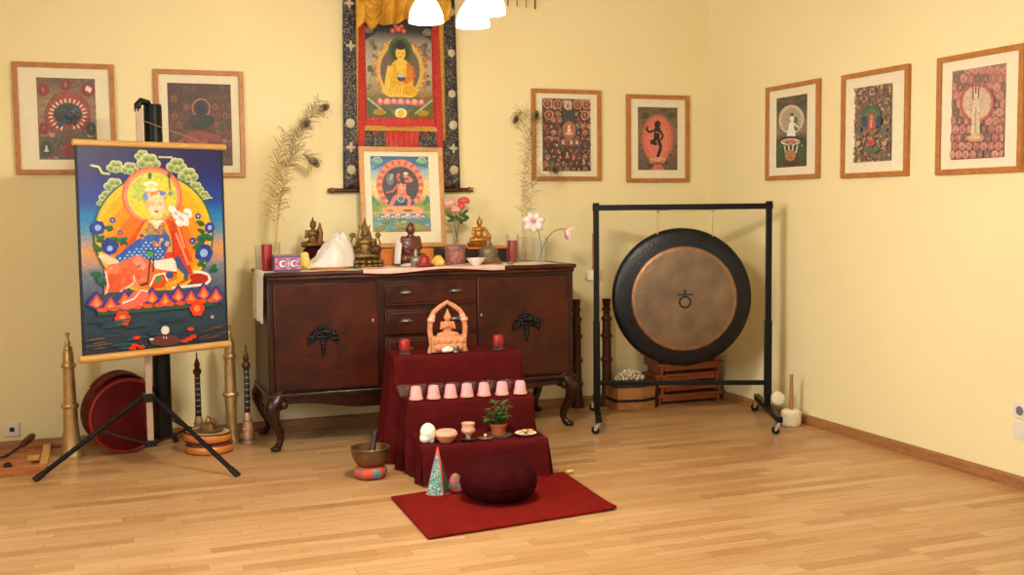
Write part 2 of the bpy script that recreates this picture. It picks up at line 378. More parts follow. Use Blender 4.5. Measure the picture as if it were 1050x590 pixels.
# ------------------------------------------------------------------ painted pictures: one flat mesh of coloured shapes
class Art:
    """Collects flat coloured shapes of a print; quad = the sheet's corners TL TR BR BL in drawing units."""
    def __init__(s, quad, w, h):
        s.q = [Vector((p[0], p[1])) for p in quad]; s.w = w; s.h = h; s.F = []; s.n = 0
    def uv(s, p):
        TL, TR, BR, BL = s.q; p = Vector((p[0], p[1])); u = v = .5
        for _ in range(6):
            f = TL * (1 - u) * (1 - v) + TR * u * (1 - v) + BR * u * v + BL * (1 - u) * v - p
            du = (TR - TL) * (1 - v) + (BR - BL) * v; dv = (BL - TL) * (1 - u) + (BR - TR) * u
            D = du.x * dv.y - du.y * dv.x
            u -= (f.x * dv.y - f.y * dv.x) / D; v -= (du.x * f.y - du.y * f.x) / D
        return u, v
    def raw(s, uvs, cols):
        P = list(uvs)
        for ax, lim, sg in ((0, 0, 1), (0, 1, -1), (1, 0, 1), (1, 1, -1)):
            Q = []
            for i in range(len(P)):
                a, b = P[i - 1], P[i]; da, db = (a[ax] - lim) * sg, (b[ax] - lim) * sg
                if (da < 0) != (db < 0):
                    t = da / (da - db); Q.append((a[0] + (b[0] - a[0]) * t, a[1] + (b[1] - a[1]) * t))
                if db >= 0: Q.append(b)
            P = Q
            if len(P) < 3: return
        s.n += 1; s.F.append((P, cols, s.n))
    def poly(s, pts, col): s.raw([s.uv(p) for p in pts], rgb(*col))
    def bands(s, stops):
        for (v0, c0), (v1, c1) in zip(stops, stops[1:]):
            s.F.append(([(0, v0), (1, v0), (1, v1), (0, v1)], [rgb(*c0), rgb(*c0), rgb(*c1), rgb(*c1)], 0))
    def fill(s, col): s.bands([(0, col), (1, col)])
    def ell(s, cx, cy, rx, ry, col, n=22, rot=0):
        c, d = cos(rot), sin(rot)
        s.poly([(cx + rx * cos(a) * c - ry * sin(a) * d, cy + rx * cos(a) * d + ry * sin(a) * c) for a in [2 * pi * i / n for i in range(n)]], col)
    def ring(s, cx, cy, rx, ry, wd, c1, c2): s.ell(cx, cy, rx, ry, c1, 36); s.ell(cx, cy, rx - wd, ry - wd, c2, 36)
    def line(s, pts, wd, col):
        for a, b in zip(pts, pts[1:]):
            dx, dy = b[0] - a[0], b[1] - a[1]; l = sqrt(dx * dx + dy * dy) or 1; nx, ny = -dy / l * wd / 2, dx / l * wd / 2
            s.poly([(a[0] + nx, a[1] + ny), (b[0] + nx, b[1] + ny), (b[0] - nx, b[1] - ny), (a[0] - nx, a[1] - ny)], col)
    def seated(s, cx, cy, k, body, robe, halo=None):
        if halo: s.ell(cx, cy - .25 * k, .75 * k, .95 * k, halo, 14)
        s.ell(cx, cy + .45 * k, .62 * k, .22 * k, robe, 12); s.ell(cx, cy, .3 * k, .48 * k, robe, 12)
        s.ell(cx, cy - .05 * k, .17 * k, .3 * k, body, 10); s.ell(cx, cy - .62 * k, .19 * k, .24 * k, body, 10)
    def cloud(s, cx, cy, k, a=(200, 202, 146), b=(104, 130, 76)):
        m = tuple((2 * p + q) // 3 for p, q in zip(a, b)); m2 = tuple((p + 2 * q) // 3 for p, q in zip(a, b))
        L = ((-.62, .12, .5), (.6, .18, .46), (-.2, -.32, .5), (.28, -.3, .46), (0, .35, .5), (-.5, .45, .3), (.5, .48, .3))
        for dx, dy, r in L: s.ell(cx + dx * k, cy + dy * k, r * k, r * k * .85, a, 16)
        for dx, dy, r in L: s.ell(cx + dx * k, cy + (dy + .05) * k, r * k * .8, r * k * .66, m, 14)
        for dx, dy, r in L: s.ell(cx + dx * k, cy + (dy + .1) * k, r * k * .58, r * k * .46, m2, 12)
        for dx, dy, r in L: s.ell(cx + dx * k, cy + (dy + .16) * k, r * k * .36, r * k * .26, b, 10)
        return
    def cloud_flat(s, cx, cy, k, a=(206, 206, 146), b=(98, 124, 70)):
        for dx, dy, r in ((-.6, .1, .55), (.6, .15, .5), (0, -.35, .6), (0, .35, .5)): s.ell(cx + dx * k, cy + dy * k, r * k, r * k * .85, a, 14)
        for dx, dy, r in ((-.5, .15, .3), (.5, .2, .28), (0, -.2, .34)): s.ell(cx + dx * k, cy + dy * k, r * k, r * k * .7, b, 12)
    def flower(s, cx, cy, k, a, b, n=6):
        for i in range(n):
            t = 2 * pi * i / n; s.ell(cx + .6 * k * cos(t), cy + .6 * k * sin(t), .45 * k, .45 * k, a, 10)
        s.ell(cx, cy, .45 * k, .45 * k, b, 10)
    def build(s, name, m, parent, y=0, bulge=None, off=(0, 0)):
        V, F, cols = [], [], []
        for P, c, k in s.F:
            b = len(V)
            for u, v in P: V.append(((u - .5) * s.w + off[0], y - k * .00002, (.5 - v) * s.h + off[1]))
            F.append(tuple(range(b, b + len(P))))
            cols += c if isinstance(c, list) else [c] * len(P)
        me = bpy.data.meshes.new(name); me.from_pydata(V, [], F)
        at = me.color_attributes.new('Col', 'FLOAT_COLOR', 'CORNER')
        for i, c in enumerate(cols): at.data[i].color = c
        # all shapes look towards -Y
        bm = bmesh.new(); bm.from_mesh(me)
        for f in bm.faces:
            f.normal_update()
            if f.normal.y > 0: f.normal_flip()
        bm.to_mesh(me); bm.free()
        me.materials.append(M[m] if isinstance(m, str) else m)
        o = bpy.data.objects.new(name, me); C.objects.link(o); o.parent = parent
        return o
BULB, DAYL, DAYR, EXPO = 36, 95, 14, 0.36
# ------------------------------------------------------------------ the room
XR, XL, YF, HC = 4.108, -1.7, -8.3, 3.05
struct(MB().box(((XR + XL) / 2, YF / 2, -.05), (XR - XL + .4, -YF + .4, .1)).build('floor', 'floor', smooth=0))
struct(MB().box(((XR + XL) / 2, YF / 2, HC + .05), (XR - XL + .4, -YF + .4, .1)).build('ceiling', 'ceil', smooth=0))
struct(MB().box(((XR + XL) / 2, .1, HC / 2), (XR - XL + .4, .2, HC)).build('wall_back', 'wall', smooth=0))
struct(MB().box((XR + .1, YF / 2, HC / 2), (.2, -YF, HC)).build('wall_right', 'wall', smooth=0))
# the side and rear walls, outside the photograph, with the windows that let the daylight in
def holed(name, a0, a1, z0, z1, holes, fn):
    b = MB(); cur = a0
    for h0, h1, k0, k1 in holes:
        fn(b, cur, h0, z0, z1); fn(b, h0, h1, z0, k0); fn(b, h0, h1, k1, z1); cur = h1
    fn(b, cur, a1, z0, z1)
    return struct(b.build(name, 'wall', smooth=0))
LW = [(-4.6, -3.1, .85, 2.4)]
FW = [(-.9, .7, .85, 2.45), (1.9, 3.5, .85, 2.45)]
holed('wall_left', YF, 0, 0, HC, LW, lambda b, a, c, z0, z1: b.box((XL - .1, (a + c) / 2, (z0 + z1) / 2), (.2, c - a, z1 - z0)))
holed('wall_front', XL, XR, 0, HC, FW, lambda b, a, c, z0, z1: b.box(((a + c) / 2, YF - .1, (z0 + z1) / 2), (c - a, .2, z1 - z0)))
def winframe(n, w, h, loc, rz):
    r = struct(MB().rectring(w, h, .07, -.04, .04).box((0, 0, 0), (.05, .06, h - .1)).build('window_%d' % n, 'plastic', loc=loc, rz=rz, smooth=0, bevel=.004))
winframe(1, 1.5, 1.55, (XL - .1, -3.85, 1.625), pi / 2)
winframe(2, 1.6, 1.6, (-.1, YF - .1, 1.65), 0)
winframe(3, 1.6, 1.6, (2.7, YF - .1, 1.65), 0)
def skirting(name, L, loc, rz):
    p = [(0, 0), (0, .06), (-.006, .06), (-.016, .048), (-.02, .02), (-.02, 0)]
    mx = Matrix.Rotation(pi / 2, 4, 'Z')
    b = MB(); V = [[b.bm.verts.new((x, y, z)) for y, z in p] for x in (-L / 2, L / 2)]
    n = len(p)
    for i in range(n): b.bm.faces.new((V[0][i], V[0][(i + 1) % n], V[1][(i + 1) % n], V[1][i]))
    b.bm.faces.new(V[0]); b.bm.faces.new(V[1][::-1])
    return struct(b.build(name, 'base', loc=loc, rz=rz, smooth=0))
skirting('baseboard_back', XR - XL, ((XR + XL) / 2, 0, 0), 0)
skirting('baseboard_right', -YF, (XR, YF / 2, 0), -pi / 2)

# ------------------------------------------------------------------ framed prints on the walls
def picture(label, loc, rz, w, h, pw, ph, off, art, cat='picture', group='framed prints on the walls', depth=.026, bar=.028, wd='frame'):
    t = thing('framed_print', label, cat, loc, rz, group)
    MB().rectring(w, h, bar, -depth, -.001).build('picture_frame', wd, t, bevel=.003, smooth=30)
    MB().box((0, -.008, 0), (w - 2 * bar + .004, .006, h - 2 * bar + .004)).build('mat_board', 'matboard', t, smooth=0)
    art.w, art.h = pw, ph
    art.build('print', 'print', t, y=-.0118, off=off)
    return t
def fit(fr, pr, w, h):
    """print size and offset inside the frame, from the drawing's frame and print rectangles (x0,y0,x1,y1)"""
    sx, sy = w / (fr[2] - fr[0]), h / (fr[3] - fr[1])
    return (pr[2] - pr[0]) * sx, (pr[3] - pr[1]) * sy, (((pr[0] + pr[2]) - (fr[0] + fr[2])) / 2 * sx, -((pr[1] + pr[3]) - (fr[1] + fr[3])) / 2 * sy)

# 1: far left
A = Art([(138, 114), (378, 126), (385, 450), (150, 448)], 1, 1)
A.bands([(0, (104, 90, 76)), (.3, (156, 124, 94)), (.6, (150, 118, 92)), (.75, (104, 96, 84)), (1, (110, 88, 72))])
rr = random.Random(3)
for i in range(60): A.ell(rr.uniform(135, 390), rr.uniform(110, 455), rr.uniform(4, 12), rr.uniform(3, 8), rr.choice([(150, 110, 84), (96, 106, 96), (150, 84, 62), (170, 140, 106)]), 9)
for cx, cy, k in ((166, 165, 26), (258, 148, 24), (350, 168, 30)):
    A.ell(cx, cy, k, k, (142, 48, 36), 16); A.seated(cx, cy, k * .5, (206, 150, 112), (176, 92, 66)); 
for dx in (-6, 2, 9): A.ell(350 + dx, 165 + dx * .6, 5, 12, (230, 218, 200), 8, .4)
A.ell(265, 268, 94, 94, (122, 82, 62), 30); A.ell(265, 266, 88, 88, (164, 62, 44), 32)
for i in range(22):
    a = pi * .62 + i / 21 * pi * 1.76
    A.ell(265 + 70 * cos(a), 268 + 58 * sin(a), 10, 4, (224, 208, 186), 8, a)
A.ell(265, 264, 56, 44, (70, 76, 76), 20); A.ell(268, 240, 20, 20, (70, 78, 76), 14); A.line([(305, 240), (225, 315)], 20, (62, 84, 112)); A.line([(250, 270), (300, 305)], 14, (50, 54, 60))
for i in range(18): A.ell(rr.uniform(222, 310), rr.uniform(228, 300), 5, 3, rr.choice([(96, 110, 112), (150, 110, 80), (40, 44, 48)]), 7)
for i in range(9): A.ell(180 + i * 22, 342 + 8 * sin(i), 13, 10, rr.choice([(176, 90, 66), (196, 140, 110), (96, 108, 104)]), 9)
for cx, cy in ((168, 322), (360, 326)): A.ell(cx, cy, 20, 28, (138, 52, 40) if cx < 200 else (70, 84, 82), 14); A.seated(cx, cy, 12, (196, 120, 88), (150, 70, 52))
A.ell(178, 405, 24, 32, (62, 84, 72), 14); A.seated(178, 405, 18, (226, 220, 206), (214, 206, 190))
A.ell(264, 408, 26, 30, (150, 50, 38), 14); A.seated(264, 408, 15, (96, 70, 66), (120, 70, 56))
A.ell(350, 405, 24, 30, (126, 60, 46), 14)
w, h = .541, .635
pw, ph, off = fit((48, 59, 461, 510), (143, 119, 381, 449), w, h)
picture('beech framed print of a dark figure in a red circle, leftmost on the wall', (-.150, 0, 1.907), 0, w, h, pw, ph, off, A)
# 2: behind the projector tripod
A = Art([(668, 133), (930, 146), (932, 466), (672, 466)], 1, 1)
A.bands([(0, (84, 52, 42)), (.5, (100, 58, 46)), (1, (88, 48, 40))])
for j in range(9):
    for i in range(9):
        A.ell(684 + i * 30 + (j % 2) * 12, 160 + j * 36, 13, 15, rr.choice([(116, 62, 48), (76, 54, 48), (130, 74, 54), (90, 72, 62)]), 10)
        A.seated(684 + i * 30 + (j % 2) * 12, 160 + j * 36, 8, rr.choice([(128, 76, 54), (70, 62, 60), (146, 66, 48)]), rr.choice([(112, 44, 34), (60, 48, 48)]))
A.ring(805, 238, 38, 40, 6, (168, 110, 62), (58, 50, 46)); A.ell(805, 240, 20, 24, (36, 38, 44), 14)
A.ell(805, 290, 52, 30, (48, 46, 50), 18); A.ell(775, 285, 22, 18, (64, 58, 58), 12); A.ell(838, 285, 22, 18, (40, 44, 54), 12)
A.poly([(715, 365), (745, 335), (800, 325), (870, 345), (900, 375), (880, 395), (720, 390)], (140, 48, 36))
for i in range(10): A.ell(720 + i * 20, 372 + 6 * sin(2 * i), 11, 9, rr.choice([(160, 62, 44), (120, 40, 34), (150, 90, 60)]), 9)
w, h = .519, .636
pw, ph, off = fit((614, 88, 984, 513), (670, 140, 931, 466), w, h)
picture('beech framed dark maroon print partly hidden behind the projector screen tripod', (.5955, 0, 1.891), 0, w, h, pw, ph, off, A)
# 3: right of the brocade hanging
A = Art([(217, 122), (409, 126), (409, 415), (217, 414)], 1, 1)
A.bands([(0, (96, 62, 50)), (1, (104, 54, 44))])
for j in range(12):
    for i in range(8):
        x, y = 228 + i * 25 + (j % 2) * 8, 134 + j * 25
        A.ell(x, y, 11, 12, rr.choice([(132, 66, 50), (76, 92, 84), (176, 122, 88), (64, 66, 70), (112, 56, 46), (150, 110, 84)]), 11)
        A.seated(x, y + 1, 7, rr.choice([(224, 190, 160), (206, 140, 104), (110, 120, 116), (224, 206, 186)]), rr.choice([(190, 70, 52), (210, 150, 110), (76, 96, 92)]))
for i in range(260): A.ell(rr.uniform(215, 411), rr.uniform(120, 418), rr.uniform(2, 5), rr.uniform(2, 6), rr.choice([(214, 190, 160), (84, 110, 100), (190, 84, 64), (60, 70, 72), (206, 150, 110), (150, 64, 52)]), 7)
for cx, cy in ((235, 145), (275, 147), (355, 148), (392, 148), (385, 190), (240, 190)): A.ring(cx, cy, 17, 18, 3, (204, 170, 130), (140, 56, 44)); A.seated(cx, cy, 10, (220, 176, 140), (176, 64, 48))
A.ell(318, 205, 24, 34, (58, 80, 76), 18); A.ell(315, 150, 16, 20, (206, 176, 140), 14); A.seated(315, 152, 11, (150, 70, 54), (90, 100, 94))
A.ell(320, 255, 34, 44, (66, 86, 80), 20); A.ell(320, 250, 27, 36, (176, 90, 66), 18); A.seated(320, 252, 26, (236, 218, 196), (222, 186, 160))
A.ell(318, 298, 44, 14, (170, 76, 58), 14)
for i in range(7): A.ell(285 + i * 11, 300, 6, 8, rr.choice([(222, 180, 150), (80, 104, 98)]), 8)
A.ell(312, 355, 20, 28, (90, 44, 40), 14); A.seated(312, 352, 17, (214, 168, 140), (190, 120, 96))
w, h = .511, .613
pw, ph, off = fit((174, 87, 453, 454), (217, 124, 409, 415), w, h)
picture('beech framed print of crowded small figures around a white one, behind right feathers', (2.9915, 0, 1.8565), 0, w, h, pw, ph, off, A)
# 4: dancing figure
A = Art([(602, 154), (762, 160), (762, 412), (602, 410)], 1, 1)
A.bands([(0, (106, 90, 70)), (.4, (138, 102, 74)), (1, (98, 86, 70))])
for i in range(50): A.ell(rr.uniform(600, 765), rr.uniform(152, 415), rr.uniform(4, 12), rr.uniform(3, 7), rr.choice([(100, 72, 54), (72, 80, 70), (138, 92, 62), (64, 54, 48)]), 9)
for cx in (632, 738): A.cloud(cx, 190, 17, (84, 92, 80), (62, 74, 66))
A.ell(680, 284, 66, 100, (180, 84, 60), 34); A.ell(680, 284, 58, 92, (212, 92, 64), 34); A.ell(680, 290, 44, 76, (220, 106, 78), 30)
d = (52, 36, 32)
A.ell(680, 226, 13, 15, d); A.line([(680, 238), (676, 290)], 24, d); A.line([(668, 250), (645, 258), (634, 240)], 9, d); A.line([(690, 250), (702, 272), (694, 290)], 9, d)
A.line([(674, 288), (652, 298), (678, 306)], 13, d); A.line([(684, 288), (694, 320), (680, 358)], 13, d); A.line([(640, 230), (636, 250)], 5, d); A.line([(672, 256), (690, 262)], 4, (190, 110, 80))
A.ell(680, 368, 34, 9, (222, 150, 110), 14); A.ell(658, 376, 12, 8, (206, 110, 80), 10); A.ell(700, 376, 12, 8, (206, 110, 80), 10); A.poly([(655, 412), (668, 388), (695, 388), (708, 412)], (206, 90, 58))
w, h = .491, .606
pw, ph, off = fit((556, 108, 808, 461), (602, 157, 762, 411), w, h)
picture('beech framed print of a dark dancer in an orange oval, above gong stand', (3.6885, 0, 1.841), 0, w, h, pw, ph, off, A)
# 5: right wall, white figure
A = Art([(98, 244), (208, 230), (208, 487), (98, 492)], 1, 1)
A.bands([(0, (96, 70, 50)), (.12, (72, 80, 62)), (.5, (140, 120, 96)), (.62, (70, 76, 56)), (1, (84, 78, 54))])
A.ell(152, 255, 14, 10, (150, 62, 44), 12)
for i in range(12): A.ell(104 + i * 9, 250 + 8 * sin(i), 8, 5, rr.choice([(84, 96, 76), (116, 92, 70)]), 8)
A.ell(152, 320, 46, 52, (204, 188, 160), 28); A.ell(152, 322, 36, 44, (176, 160, 136), 26)
A.ell(155, 318, 8, 11, (236, 226, 208), 12); A.ell(155, 303, 6, 5, (50, 44, 44), 9); A.poly([(146, 330), (164, 330), (168, 384), (136, 384)], (238, 230, 214)); A.line([(168, 312), (170, 360)], 12, (92, 110, 76)); A.line([(164, 334), (176, 348)], 6, (236, 226, 208))
A.ell(150, 388, 34, 9, (64, 60, 66), 16); A.ell(150, 400, 36, 12, (226, 206, 186), 16); A.ell(150, 398, 22, 7, (190, 90, 70), 12)
for a in ((118, 378), (186, 376)): A.line([a, (a[0] + 4, a[1] + 20), (150, 410)], 3, (46, 54, 50))
for i in range(6): A.line([(112 + i * 16, 412), (122 + i * 12, 440)], 5, (206, 210, 190))
for cx in (112, 194): A.ell(cx, 440, 16, 26, (66, 92, 58), 14)
A.ell(150, 448, 20, 20, (176, 122, 66), 16); A.seated(150, 450, 12, (206, 120, 80), (150, 84, 52)); A.ell(150, 478, 26, 7, (86, 52, 42), 12)
w, h = .559, .599
pw, ph, off = fit((61, 192, 252, 535), (98, 237, 208, 490), w, h)
picture('beech framed print of a white haloed figure, nearest the corner on right wall', (XR, -1.0145, 1.8305), -pi / 2, w, h, pw, ph, off, A)
# 6: right wall, middle
A = Art([(380, 211), (513, 190), (513, 466), (380, 475)], 1, 1)
A.bands([(0, (140, 112, 84)), (.5, (132, 106, 80)), (1, (126, 110, 82))])
for i in range(700): A.ell(rr.uniform(378, 516), rr.uniform(190, 478), rr.uniform(2.5, 5), rr.uniform(3, 6), rr.choice([(166, 102, 76), (116, 122, 90), (106, 112, 116), (184, 146, 106), (156, 86, 68), (198, 166, 130), (104, 92, 78)]), 7)
A.ell(446, 310, 36, 40, (76, 104, 72), 22); A.poly([(422, 345), (422, 300), (447, 275), (472, 300), (472, 345)], (88, 120, 84))
for cx in (422, 472): A.ell(cx, 328, 10, 22, (52, 68, 108), 14)
A.poly([(432, 348), (432, 305), (447, 288), (462, 305), (462, 348)], (128, 96, 62)); A.ell(447, 312, 7, 10, (206, 116, 76)); A.poly([(440, 320), (455, 318), (462, 352), (434, 354)], (190, 66, 46)); A.line([(447, 322), (445, 350)], 5, (226, 160, 110))
A.ell(447, 362, 22, 8, (156, 96, 66), 14); A.ell(447, 402, 15, 14, (182, 58, 44), 14); A.ell(447, 388, 6, 6, (206, 120, 86), 9); A.ell(446, 430, 30, 9, (84, 110, 72), 14)
for cx in (400, 494): A.ell(cx, 355, 9, 9, (96, 110, 120), 10); A.ell(cx, 405, 9, 9, (200, 160, 110), 10)
w, h = .562, .598
pw, ph, off = fit((331, 144, 570, 527), (380, 200, 513, 471), w, h)
picture('beech framed busy olive print with small red figure in a green arch, right wall', (XR, -1.787, 1.822), -pi / 2, w, h, pw, ph, off, A)
# 7: right wall, nearest
A = Art([(726, 153), (916, 120), (914, 456), (722, 466)], 1, 1)
A.bands([(0, (156, 106, 90)), (.5, (164, 108, 94)), (1, (154, 92, 80))])
for j in range(11):
    for i in range(8):
        x, y = 730 + i * 26 + (j % 2) * 12, 146 + j * 30
        A.ell(x, y, 13, 15, rr.choice([(190, 130, 112), (176, 110, 96), (124, 106, 92), (200, 142, 122)]), 11)
        A.seated(x, y + 2, 10, rr.choice([(206, 128, 112), (214, 150, 126), (190, 96, 84)]), rr.choice([(196, 98, 86), (176, 74, 66), (210, 132, 110)]))
A.ring(820, 262, 62, 70, 10, (176, 92, 78), (204, 160, 132)); A.ell(820, 262, 46, 52, (212, 184, 154), 28)
for i in range(26):
    a = 2 * pi * i / 26; A.line([(820 + 14 * cos(a), 262 + 14 * sin(a)), (820 + 44 * cos(a), 262 + 50 * sin(a))], 2, (186, 144, 116))
for dx in (-12, 0, 12): A.line([(818 + dx, 196), (816 + dx * .7, 250)], 4, (120, 60, 54))
for k in range(4): A.ell(817, 235 + k * 12, 9 - k, 7, (222, 196, 166), 9)
A.poly([(806, 270), (830, 268), (834, 375), (800, 378)], (214, 190, 156)); A.line([(817, 280), (816, 370)], 4, (186, 140, 110)); A.ell(815, 388, 34, 12, (196, 150, 100), 16); A.ell(815, 384, 22, 7, (214, 176, 120), 12)
w, h = .565, .602
pw, ph, off = fit((672, 80, 976, 515), (725, 137, 915, 461), w, h)
picture('beech framed pinkish red print with a pale standing figure, farthest right in view', (XR, -2.5635, 1.819), -pi / 2, w, h, pw, ph, off, A)

# ------------------------------------------------------------------ the brocade hanging
t = thing('brocade_hanging', 'large navy, red and gold brocade scroll hanging with a golden seated figure, mid wall', 'wall hanging', (1.838, 0, 1.49), 0)
def strip(name, m, pts, y, parent=t, th=.006):
    """flat cloth strip through the outline pts (x,z), bellied slightly off the wall"""
    xl0, xr0, z0, xl1, xr1, z1 = pts
    def f(u, v):
        x = (xl0 + (xr0 - xl0) * u) * (1 - v) + (xl1 + (xr1 - xl1) * u) * v; z = z0 + (z1 - z0) * v
        return (x, y - .006 * sin(v * 5) * sin(u * pi) - .0015 * sin(u * 40), z)
    return MB().grid(f, 24, 30).build(name, m, parent, solid=th)
# navy ground, z local 0 = rod
strip('navy_brocade', 'brocnavy', (-.385, .385, .01, -.358, .358, 1.52), -.03)
strip('gold_border', 'brocgold', (-.292, .287, .32, -.285, .283, 1.5), -.04)
strip('red_border', 'brocred', (-.262, .232, .345, -.256, .232, 1.48), -.046)
for xa, xb in ((-.298, -.262), (.222, .196)): strip('red_ribbon', 'brocred', (xa, xa + .05, .03, xb, xb + .045, 1.45), -.052, th=.002)
strip('gold_band', 'brocgold', (-.262, .246, .375, -.262, .246, .405), -.054, th=.002)
strip('brocade_panel', 'brocnavy', (-.25, -.115, .24, -.25, -.115, .375), -.054, th=.002)
strip('brocade_panel', 'brocred', (-.115, .105, .24, -.115, .105, .375), -.054, th=.002)
strip('brocade_panel', 'brocnavy', (.105, .236, .24, .105, .236, .375), -.054, th=.002)
CREAM = mat('woven_cream', (196, 184, 150), .6)   # cream woven flowers and crosses on the navy ground
def bflower(x, z, k):
    b = MB()
    for i in range(8): b.ell((x + k * .62 * cos(i * pi / 4), -.041, z + k * .62 * sin(i * pi / 4)), (k * .4, .003, k * .4), 10, 6)
    b.ell((x, -.042, z), (k * .5, .004, k * .5), 10, 6); b.build('woven_flower', CREAM, t, smooth=180)
def bcross(x, z, k):
    b = MB()
    b.ell((x, -.041, z), (k, .003, k * .32), 10, 6); b.ell((x, -.041, z), (k * .32, .003, k), 10, 6); b.ell((x, -.042, z), (k * .3, .004, k * .3), 8, 6); b.build('woven_cross', CREAM, t, smooth=180)
for x, z in ((-.335, .13), (.34, .13), (-.335, .42), (.34, .42)): bflower(x, z, .03)
for x, z in ((-.335, .27), (.34, .27), (-.322, .9), (-.325, 1.16), (-.32, 1.38)): bcross(x, z, .034)
for z in (.62, .88, 1.14): bflower(.335, z, .026)
A = Art([(183, 95), (540, 95), (556, 590), (190, 590)], .43, .61)
A.bands([(0, (34, 36, 34)), (.12, (46, 50, 48)), (.25, (160, 152, 142)), (.5, (186, 170, 148)), (.7, (166, 150, 112)), (.8, (120, 110, 60)), (1, (132, 116, 52))])
A.poly([(183, 95), (540, 95), (540, 190), (470, 150), (360, 130), (260, 150), (183, 205)], (34, 38, 38))
for cx, cy in ((200, 150), (520, 150)): A.cloud(cx, cy, 24, (150, 140, 124), (110, 100, 90))
for cx, cy, k in ((330, 150, 14), (360, 140, 18), (390, 150, 14), (345, 128, 11), (378, 126, 11)): A.flower(cx, cy, k, (196, 84, 72), (226, 140, 120))
for i in range(46):
    x = rr.choice([rr.uniform(190, 262), rr.uniform(470, 545)]); y = rr.uniform(200, 480); k = rr.uniform(6, 15); A.ell(x, y, k, k, rr.choice([(112, 112, 82), (190, 116, 104), (140, 120, 92), (90, 100, 74)]), 10)
A.ell(372, 345, 142, 158, (196, 150, 72), 40); A.ell(372, 345, 130, 146, (214, 178, 110), 40); A.ell(372, 350, 108, 128, (112, 98, 84), 36)
for i in range(34):
    a = 2 * pi * i / 34; A.ell(372 + 136 * cos(a), 345 + 152 * sin(a), 6, 6, rr.choice([(226, 190, 110), (176, 104, 72), (110, 120, 80)]), 8)
A.ell(372, 250, 66, 70, (78, 98, 58), 30); A.ell(372, 252, 50, 56, (56, 76, 46), 28)
g1, g2, g3 = (228, 176, 66), (240, 198, 92), (198, 138, 40)
A.poly([(325, 320), (345, 298), (402, 298), (430, 322), (446, 400), (440, 470), (300, 470), (300, 400)], g1)
A.ell(375, 462, 92, 34, g2, 26); A.ell(310, 452, 40, 26, g2, 18); A.ell(430, 452, 40, 26, g1, 18)
A.line([(318, 330), (304, 400), (300, 460)], 30, g2); A.line([(432, 330), (444, 385), (392, 405)], 28, (206, 110, 60)); A.poly([(405, 305), (440, 330), (440, 400), (410, 420)], (214, 136, 66))
A.ell(376, 318, 30, 30, g2); A.poly([(350, 300), (402, 300), (396, 370), (356, 360)], g2)
A.ell(373, 262, 27, 36, g2, 20); A.ell(373, 228, 28, 18, (40, 44, 54), 16); A.ell(373, 212, 14, 12, (40, 44, 54), 12); A.line([(360, 262), (368, 262)], 3, (120, 70, 30)); A.line([(379, 262), (387, 262)], 3, (120, 70, 30)); A.line([(366, 282), (380, 282)], 3, (170, 60, 40))
A.ell(377, 388, 22, 18, (70, 72, 70), 16); A.ell(377, 378, 22, 8, (190, 196, 190), 14)
for i in range(9): A.line([(320 + i * 13, 430), (308 + i * 17, 475)], 3, g3)
A.ell(375, 500, 128, 14, (96, 110, 100), 24)
for i in range(7): A.ell(262 + i * 38, 512, 20, 20, (214, 104, 120) if i % 2 == 0 else (226, 150, 110), 14); A.ell(262 + i * 38, 508, 11, 11, (240, 180, 170), 10)
A.ell(375, 535, 130, 12, (90, 104, 110), 24)
A.poly([(190, 590), (190, 500), (235, 520), (320, 560), (340, 590)], (86, 92, 44)); A.poly([(560, 590), (560, 500), (510, 520), (430, 555), (410, 590)], (96, 98, 46))
for i in range(8): A.ell(200 + i * 12, 500 + i * 9, 12, 6, (170, 180, 160), 10, .6); A.ell(548 - i * 12, 500 + i * 9, 12, 6, (170, 180, 160), 10, -.6)
for cx in (255, 500): A.ell(cx, 565, 34, 16, (176, 136, 40), 16)
A.ell(376, 568, 34, 26, (236, 226, 190), 18); A.ell(376, 570, 20, 18, (230, 190, 90), 14)
A.build('painted_panel', 'thangka', t, y=-.056, off=(-.018, .765))
rod = MB(); rod.tube([(-.475, -.042, 0), (.455, -.042, 0)], .014, 14)
rod.build('bottom_rod', 'copper', t)
for s in (-1, 1):
    MB().lathe([(0, 0), (.018, .002), (.02, .014), (.012, .022), (.016, .034), (0, .04)], (s * .442 - .01, -.042, 0), 14, Matrix.Rotation(s * pi / 2, 4, 'Y')).build('rod_finial', 'bronze', t)
def silkcover(u, v):
    x = -.3 + u * .6
    z = 1.055 + .5 * v + (1 - v) * (-.06 * max(0, .35 - u) * 3 + .03 * sin(u * 13) + .03 * max(0, u - .6))
    return (x, -.105 - .025 * sin(u * 19 + v * 5) - .018 * sin(u * 41 - v * 8) * (1 - .4 * v) - .02 * sin(v * 9 + u * 7), z)
MB().grid(silkcover, 70, 24).build('silk_cover', 'goldsilk', t, solid=.004)
def swag(u, v):
    a = u * pi; x = -.285 + .15 * u; z = 1.12 - .13 * sin(a) * (1 - v) + .1 * v
    return (x, -.125 - .03 * sin(a) - .012 * sin(v * 26 + u * 9), z)
MB().grid(swag, 20, 20).build('silk_cover', 'goldsilk', t, solid=.004)

